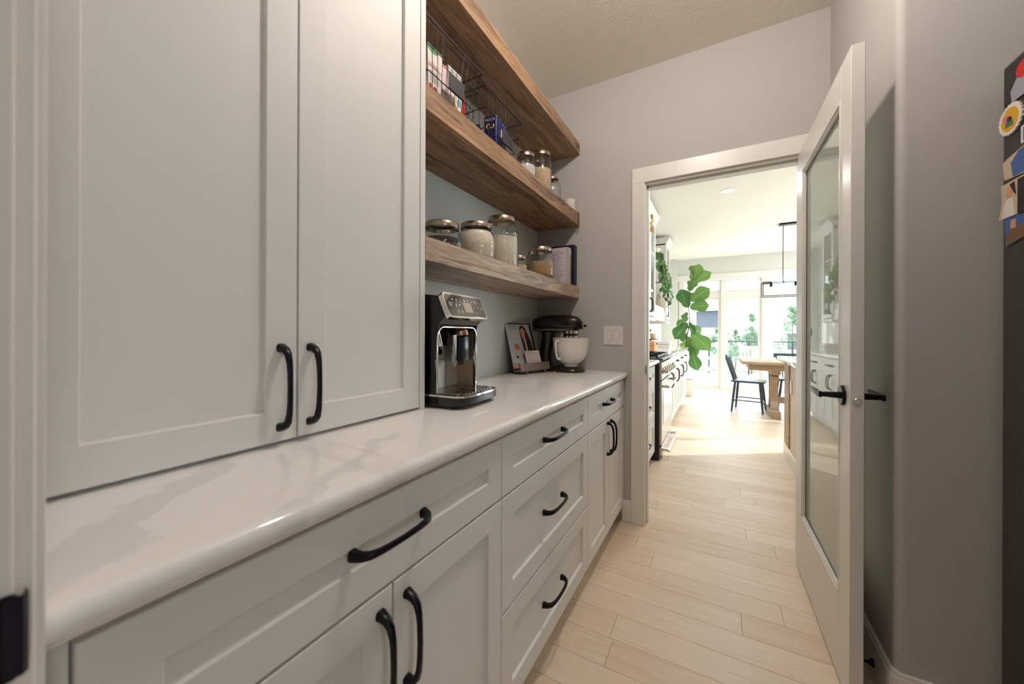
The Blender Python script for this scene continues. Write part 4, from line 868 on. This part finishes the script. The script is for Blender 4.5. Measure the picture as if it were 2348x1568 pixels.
def pix(u, v, yp):   # point of the world plane y = yp seen at photograph pixel (u, v); used once to lay the plant out
    du, dv = u-1174, 763.4-v; a = (du*math.cos(ROLL)-dv*math.sin(ROLL))/851; b = (dv*math.cos(ROLL)+du*math.sin(ROLL))/851
    d = f_+a*r_+b*u_; k = yp/d.y; return Vector((d.x*k, yp, 1.15+d.z*k))
fp = thing('fig_plant', 'tall fiddle leaf fig plant in front of the dining windows', 'plant', (-.56, 7.62, 0))
stem = [(-.56, 7.62, .30), (-.555, 7.62, .6), (-.54, 7.62, .95), pix(1574, 775, 7.6), pix(1582, 740, 7.62), pix(1579, 705, 7.6), pix(1582, 670, 7.6), pix(1588, 640, 7.6), pix(1592, 622, 7.6)]
MB().sweep([Vector(p)-Vector((-.56, 7.62, 0)) for p in stem], [(.016, .016), (.015, .015), (.014, .014), (.012, .012), (.011, .011), (.010, .010), (.008, .008), (.006, .006), (.004, .004)], 8).build('stem', bark, fp)
MB().lathe([(0, .001), (.13, .001), (.145, .02), (.165, .26), (.168, .30), (.155, .30), (.15, .26), (0, .25)], n=28).build('pot', whitec, fp); MB().lathe([(0, .262), (.148, .258)], n=20).build('soil', mat('soil', (60, 44, 34), .95), fp)
FL = [((1586, 645), (1603, 604), .0, .9), ((1590, 648), (1628, 622), -.05, .85), ((1580, 668), (1592, 640), .08, 1.), ((1579, 706), (1559, 664), -.05, .9), ((1581, 690), (1625, 662), -.10, .9), ((1581, 705), (1624, 697), -.05, 1.1), ((1579, 728), (1549, 748), .0, .75), ((1577, 716), (1564, 736), .1, .9),
      ((1577, 740), (1545, 774), -.08, .9), ((1584, 745), (1609, 764), .06, .95), ((1580, 738), (1593, 764), -.1, .55), ((1584, 762), (1627, 799), -.12, .85), ((1577, 765), (1557, 781), .06, .9), ((1584, 775), (1594, 812), .0, .85), ((1586, 800), (1597, 849), -.06, .75), ((1575, 770), (1590, 800), .15, .8),
      ((1574, 782), (1560, 800), .1, .8), ((1583, 672), (1600, 690), .12, .8), ((1590, 630), (1584, 605), .1, .6), ((1573, 790), (1604, 816), .12, .8)]
for (b0, t0, dy, ws) in FL:
    bb_ = pix(*b0, 7.6); tt = pix(*t0, 7.6+dy); put_leaf(figme, fp, bb_, tt, Vector((random.uniform(-.35, .35), -1, random.uniform(.1, .6))), ws)
vp = thing('trailing_plant', 'trailing green vine hanging above the open kitchen shelf', 'plant', (-.86, 5.95, 2.42))
MB().lathe([(0, -.10), (.06, -.10), (.085, -.02), (.09, .0), (.08, .0), (.075, -.02), (0, -.03)], n=20).build('pot', whitec, vp)
for k in range(3): MB().cyl((.085*math.cos(k*2.1), .085*math.sin(k*2.1), -.01), (0, 0, .32), .002, n=5).build('hanger_cord', twm, vp)
MB().lathe([(0, .316), (.02, .318), (.02, .324), (0, .324)], n=10).build('ceiling_hook', blackm, vp)
vrn = random.Random(3)
for s in range(11):
    a = vrn.uniform(-1.9, 1.9); x = -.86+.07*math.cos(a); yv = 5.95+.08*math.sin(a); z = 2.42; L_ = vrn.uniform(.35, .82); n = int(L_/.055); pts = [(x+.86, yv-5.95, 0)]
    vx = .10*math.cos(a)/n*1.3; vy = .22*math.sin(a)/n
    for k in range(n):
        x += vx+vrn.uniform(-.008, .012); yv += vy+vrn.uniform(-.015, .015); z -= L_/n; x = max(x, -1.07); pts.append((x+.86, yv-5.95, z-2.42))
        an = vrn.uniform(0, 2*PI); dl = vrn.uniform(.075, .115); tip = Vector((x+dl*.5*math.cos(an), yv+dl*.6*math.sin(an), z-dl*.75))
        put_leaf(vineme, vp, (x, yv, z), tip, Vector((math.cos(an+.5)+.6, -.8, .4)), 1.1)
    MB().sweep(pts, .0025, 5).build('vine', mat('vine_stem', (70, 100, 50), .6), vp)
# counter items in kitchen
CT = .9145
def box_thing(name, label, cat, x, y, z, d, m_, bev=.003): return tag(MB().cbox((0, 0, d[2]/2), d, bev).build(name, m_), label, cat)
bx_ = thing('bread_box', 'orange wooden bread box on the far kitchen worktop', 'box', (-.90, 5.35, CT))
ow = wood('honey_wood', (222, 164, 112), (178, 118, 74), scale=(2, 9, 9), contrast=.9)
MB().box(-.15, .15, -.14, .14, 0, .075, .004).build('box_base', ow, bx_); MB().box(-.15, .15, -.14, .14, .077, .135, .006, 2).build('box_lid', ow, bx_); MB().lathe([(0, 0), (.008, 0), (.011, .016), (0, .020)], c=(.152, 0, .10), n=10, axis='x').build('knob', blackm, bx_)
cs = thing('cake_stand', 'dark wooden cake stand holding glass mugs on the kitchen worktop', 'stand', (-.95, 6.05, CT))
MB().lathe([(0, 0), (.08, .002), (.06, .015), (.02, .03), (.018, .12), (.04, .135), (.15, .142), (.15, .152), (0, .152)], n=26).build('pedestal', mat('dark_wood', (60, 42, 34), .5), cs)
for k, (dx, dy) in enumerate(((.07, -.06), (-.05, -.08), (.05, .07), (-.07, .05))):
    g = thing('glass_mug', ['amber glass mug at front right of the cake stand', 'amber glass mug at the near left of the cake stand', 'amber glass mug at the far side of cake stand', 'amber glass mug at the back of cake stand'][k], 'mug', (-.95+dx, 6.05+dy, CT+.1525), k*1.1, group='glass mugs on the cake stand')
    MB().lathe([(0, 0), (.034, 0), (.042, .03), (.043, .085), (.040, .085), (.038, .03), (.030, .006), (0, .006)], n=18).build('cup', mat('amber_mug', (206, 184, 156), .2), g); MB().sweep([(.042, 0, .07), (.064, 0, .066), (.066, 0, .035), (.040, 0, .022)], .004, 6, up=(0, 1, 0)).build('mug_handle', mat('amber_mug', (206, 184, 156), .2), g)
for k, (u, v) in enumerate(((-1.06, 6.42), (-1.02, 6.62))):
    t = thing('cutting_board', ['pale wooden cutting board leaning on wall, nearer of two', 'pale wooden cutting board leaning on wall, farther of two'][k], 'cutting board', (u, v, CT))
    q = MB().prism([(-.13, 0), (.13, 0), (.12, .24), (.06, .33), (-.06, .33), (-.12, .24)], -.010, .010, 'yz'); q.xf(Matrix.Rotation(-.06, 4, 'Y')); q.build('board', wood('board_wood%d' % k, (232, 206, 178), (206, 176, 146), scale=(9, 9, 2), contrast=.7), t)
    MB().cyl((-.005, 0, .285), (.012, 0, .285), .014, n=12).build('hang_hole', blackmatte, t)
wb = thing('white_crate', 'white low crate at far end of kitchen worktop', 'crate', (-.86, 6.78, CT))
MB().box(-.14, .14, -.15, .15, 0, .05, .003).build('crate_body', cabp, wb); MB().box(-.14, .14, -.15, .15, .055, .10, .003).build('crate_rim', cabp, wb)
bt = thing('blue_vase', 'cobalt blue bottle on kitchen worktop beside bread box', 'vase', (-.985, 5.12, CT)); MB().lathe([(0, 0), (.045, .0), (.055, .04), (.05, .09), (.022, .13), (.018, .17), (.024, .18), (0, .18)], n=20).build('vase_body', mat('cobalt', (60, 92, 170), .15), bt)

# island
isl = thing('kitchen_island', 'kitchen island with pale wood sides and white top, at right', 'island', (.56, 2.95, 0))
pale = wood('island_wood', (222, 204, 186), (206, 186, 166), scale=(6, 6, 1), contrast=.6)
MB().box(.0, .95, .0, 1.42, .0, .89).build('island_body', pale, isl, smooth=False); MB().box(-.012, .05, 1.20, 1.46, .11, .89, .002).build('corner_post', tablew, isl)
MB().box(-.018, 0, -.0, 1.47, 0, .11, .004).box(0, .97, 1.46, 1.48, 0, .11, .004).build('plinth_board', trimp, isl)
MB().box(-.014, 0, .0, .08, .11, .89, .002).build('corner_post', pale, isl)
MB().box(-.008, .0, 1.09, 1.16, .62, .735, .002).build('outlet_plate', trimp, isl)
worktop(.62, 1.0, 2.9, 4.5, .89, .93, 'x', 'x') if False else None
tag(MB().box(.50, 1.60, 2.88, 4.52, .892, .932, .006, 2).build('island_top', qz), 'thick white stone top of the kitchen island', 'worktop')

# dining table
dt = thing('dining_table', 'rustic wooden trestle dining table near the windows', 'table', (1.25, 6.40, 0))
MB().box(-.98, 1.0, -.42, .42, .735, .770, .004).build('tabletop', tablew, dt); MB().box(-.89, .9, -.34, .34, .650, .734, .003).build('apron', tablew, dt)
for s in (-.58, .60):
    MB().box(s-.05, s+.05, -.30, .30, .595, .649, .004).build('crosspiece', tablew, dt)
    for q_ in (-1, 1):
        pl = [(.16, .595), (.21, .56), (.14, .48), (.115, .36), (.13, .24), (.19, .14), (.26, .10), (.20, .095), (.10, .12), (.06, .24), (.045, .36), (.06, .48), (.10, .595)]
        MB().prism([(q_*a*.8, b_) for a, b_ in pl], s-.045, s+.045, 'yz').build('leg', tablew, dt)
    MB().box(s-.055, s+.055, -.30, .30, .0, .10, .005).build('foot', tablew, dt)
MB().box(-.55, .57, -.03, .03, .18, .26, .003).build('stretcher', tablew, dt)
# chairs
def chair(label, loc, rz):
    t = thing('dining_chair', label, 'chair', loc, rz, group='dark spindle dining chairs')
    MB().prism([(a, b_) for a, b_ in rrect(.42, .42, .07, 4)], .435, .462).build('seat', chairp, t)     # faces +x
    for sx in (-1, 1):
        for sy in (-1, 1): MB().sweep([(sx*.155, sy*.145, .436), (sx*.175, sy*.17, .22), (sx*.195, sy*.195, .0)], [(.017, .017), (.019, .019), (.012, .012)], 8).build('leg', chairp, t)
    for sy in (-1, 1): MB().cyl((-.178, sy*.172, .17), (.178, sy*.172, .17), .009, n=8).build('stretcher', chairp, t)
    MB().cyl((.182, -.178, .13), (.182, .178, .13), .009, n=8).build('stretcher', chairp, t); MB().cyl((-.182, -.178, .13), (-.182, .178, .13), .009, n=8).build('stretcher', chairp, t)
    for k in range(6):
        yy = -.165+k*.066; MB().cyl((-.175, yy*.9, .46), (-.275, yy, .79), .011 if k in (0, 5) else .008, n=8).build('spindle', chairp, t)
    MB().sweep([(-.262, -.205, .80), (-.282, -.11, .80), (-.290, 0, .80), (-.282, .11, .80), (-.262, .205, .80)], [(.011, .036)]*5, 8, power=5).build('top_rail', chairp, t)
chair('dark teal spindle chair at the left end of the dining table', (.385, 6.57, 0), math.radians(-10))
chair('dark spindle chair on the near side of table, behind island', (1.02, 5.78, 0), PI/2)
chair('dark spindle chair on the window side of the dining table', (.98, 7.15, 0), -PI/2)
chair('dark spindle chair on window side, farther right', (1.75, 7.15, 0), -PI/2)
# pendant
pd = thing('linear_chandelier', 'black rectangular frame chandelier with glass shades over dining table', 'chandelier', (1.10, 6.60, 1.70))
q = MB()
for yy in (-.12, .12):
    for z in (.0, .20): q.bar((-.55, yy, z), (.55, yy, z), .010, .010)
    for x in (-.55, .55): q.bar((x, yy, 0), (x, yy, .2), .010, .010)
for x in (-.55, .55):
    for z in (0, .2): q.bar((x, -.12, z), (x, .12, z), .010, .010)
q.build('frame', blackm, pd, smooth=False)
MB().bar((-.55, 0, .2), (.55, 0, .2), .012, .012).build('lamp_rail', blackm, pd)
for x in (-.44, -.15, .15, .44):
    MB().cyl((x, 0, .14), (x, 0, .2), .018, n=12).build('socket', blackm, pd); MB().lathe([(.022, .140), (.035, .12), (.055, .05), (.056, .045), (.034, .12), (.020, .138)], c=(x, 0, 0), n=18).build('glass_shade', wglass, pd)
for x in (-.3, .3): MB().cyl((x, 0, .2), (x, 0, 1.03), .005, n=8).build('rod', blackm, pd)
MB().box(-.35, .35, -.05, .05, 1.022, 1.044).build('canopy', blackm, pd)

# ================================================================== OUTSIDE
tag(MB().box(-14, 18, 12.8, 60, -1.2, -1.0).build('lawn', mat('grass', (150, 165, 120), .9, vary=(4, .2))), 'pale sunlit lawn beyond the deck railing', 'lawn', kind='structure')
dk = thing('deck', 'grey board deck outside the dining windows', 'deck', (0, 8.98, -.02), kind='structure')
MB().box(-4, 6, 0, 3.7, -.25, -.03).build('deck_frame', mat('deck_dark', (120, 110, 100), .9), dk, smooth=False)
q = MB()
for k in range(25): q.box(-4, 6, .01+k*.148, .01+k*.148+.138, -.028, 0)
q.build('deck_boards', mat('deck_grey', (176, 168, 160), .8), dk, smooth=False, kind='stuff')
rl = thing('deck_railing', 'dark metal and glass railing along the deck edge', 'railing', (0, 12.5, -.02))
MB().box(-4, 6, -.02, .02, .935, .965).build('top_rail', mat('railing_dark', (54, 58, 64), .4, .5), rl); MB().box(-4, 6, -.012, .012, .08, .10).build('bottom_rail', mat('railing_dark', (54, 58, 64), .4, .5), rl)
px_ = [-.27+k*1.0 for k in range(-3, 7)]
for x in px_: MB().box(x-.02, x+.02, -.02, .02, 0, .935).build('post', mat('railing_dark', (54, 58, 64), .4, .5), rl)
for a, b_ in zip(px_, px_[1:]): MB().box(a+.05, b_-.05, -.004, .004, .10, .935).build('glass_panel', wglass, rl, smooth=False)
tk = wood('teak', (196, 180, 162), (160, 142, 124), scale=(3, 3, 3), contrast=.7)
lc = thing('deck_table', 'pale wooden folding table with crossed legs on the deck', 'table', (-.26, 10.9, -.02))
for k in range(5): MB().box(-.34, .34, -.25+k*.102, -.157+k*.102, .53, .55).build('slat', tk, lc)
for s in (-.2, .2): MB().bar((-.30, s, .0), (.30, s, .52), .03, .03).build('leg', tk, lc); MB().bar((.30, s+.03, .0), (-.30, s+.03, .52), .03, .03).build('leg', tk, lc)
ac = thing('deck_chair', 'pale wooden slatted chair on the deck, beside folding table', 'chair', (.72, 10.9, -.02))
for k in range(6): MB().box(-.28, .28, -.25+k*.085, -.18+k*.085, .37, .39).build('slat', tk, ac)
for sx in (-.25, .25):
    for sy in (-.22, .22): MB().box(sx-.025, sx+.025, sy-.025, sy+.025, 0, .37 if sy < 0 else .85).build('leg', tk, ac)
for k in range(7): MB().box(-.26+k*.08, -.21+k*.08, .21, .23, .39, .83).build('back_slat', tk, ac)
MB().box(-.29, .29, .19, .25, .80, .86).build('back_rail', tk, ac)
def tree(x, y, w_, h, label, seed):
    t = thing('garden_tree', label, 'tree', (x, y, -1.0), group='garden trees beyond the deck'); rn = random.Random(seed)
    MB().sweep([(0, 0, 0), (.03, 0, h*.5), (0, 0, h*.85)], [(.06, .06), (.04, .04), (.01, .01)], 8).build('trunk', bark, t)
    bm = bmesh.new()
    cl = []
    for k in range(30):
        z = rn.random()**1.1; r = w_*(1-z)**.8*(.3+.7*math.sqrt(rn.random())); a = rn.uniform(0, 2*PI); cl.append((r*math.cos(a), r*math.sin(a), h*(.35+.6*z), w_*(.16+.22*(1-z))))
    cl.append((0, 0, h*.5, w_*.4)); cl.append((0, 0, h*.75, w_*.22))
    for k in range(3200):
        q = rn.choice(cl); d = Vector((rn.gauss(0, 1), rn.gauss(0, 1), rn.gauss(0, 1))).normalized()*q[3]*rn.random()**.4
        c = Vector(q[:3])+d; u = Vector((rn.gauss(0, 1), rn.gauss(0, 1), rn.gauss(0, 1))).normalized(); v = u.orthogonal().normalized(); s = rn.uniform(.02, .045)
        bm.faces.new([bm.verts.new(c+p) for p in (u*s, v*s*.6, -u*s, -v*s*.6)])
    me = bpy.data.meshes.new('foliage'); bm.to_mesh(me); bm.free(); me.materials.append(MATS.get('tree_leaf') or mat('tree_leaf', (88, 112, 84), .7, vary=(6, .3)))
    o = bpy.data.objects.new('foliage', me); C.objects.link(o); o.parent = t; o['kind'] = 'stuff'
tree(.10, 18.6, .62, 3.0, 'leafy young tree outside leftmost, beside the dark house', 1); tree(1.35, 21.2, .66, 3.2, 'bushy young tree outside the middle dining window', 2); tree(.85, 26, .45, 2.5, 'low young tree between two taller ones outside', 5); tree(2.75, 20.0, .75, 3.5, 'tall young tree outside, right of the wide mullion', 3); tree(4.4, 20.4, .6, 3.3, 'young tree outside far right, hidden by the door', 4)
hs = thing('neighbour_house', 'white neighbouring house with a dark grey upper wall', 'house', (-3.2, 27, -1.0))
wsd = mat('house_white', (226, 226, 226), .8); dsd = mat('house_slate', (74, 74, 88), .8)
MB().box(-5, 3.0, 0, 8, 0, 5.2).build('house_wall', wsd, hs, smooth=False); MB().box(1.9, 3.6, -.4, .6, 2.55, 3.55).build('bay', dsd, hs, smooth=False)
MB().prism([(-5.5, 5.2), (3.9, 5.2), (-.8, 7.4)], -.6, 8.6, 'xz').build('roof', mat('house_roof', (170, 168, 170), .9), hs, smooth=False)
MB().box(1.5, 3.9, -.7, 1.0, 3.6, 3.72).build('eave', wsd, hs, smooth=False)
for x in (-3.6, -1.2): f = MB().box(x-.7, x+.7, -.05, .02, 1.2, 2.4).build('window', dsd, hs, smooth=False)
hs2 = thing('neighbour_house', 'distant pale house with low roof behind the young trees', 'house', (6.0, 34, -1.0))
MB().box(-5, 4, 0, 8, 0, 3.4).build('house_wall', wsd, hs2, smooth=False); MB().prism([(-5.6, 3.4), (4.6, 3.4), (-.5, 5.0)], -.6, 8.6, 'xz').build('roof', mat('house_roof', (170, 168, 170), .9), hs2, smooth=False)
for x in (-3.6, -1.0, 1.6): MB().box(x-.6, x+.6, -.05, .02, 1.0, 2.2).build('window', dsd, hs2, smooth=False)
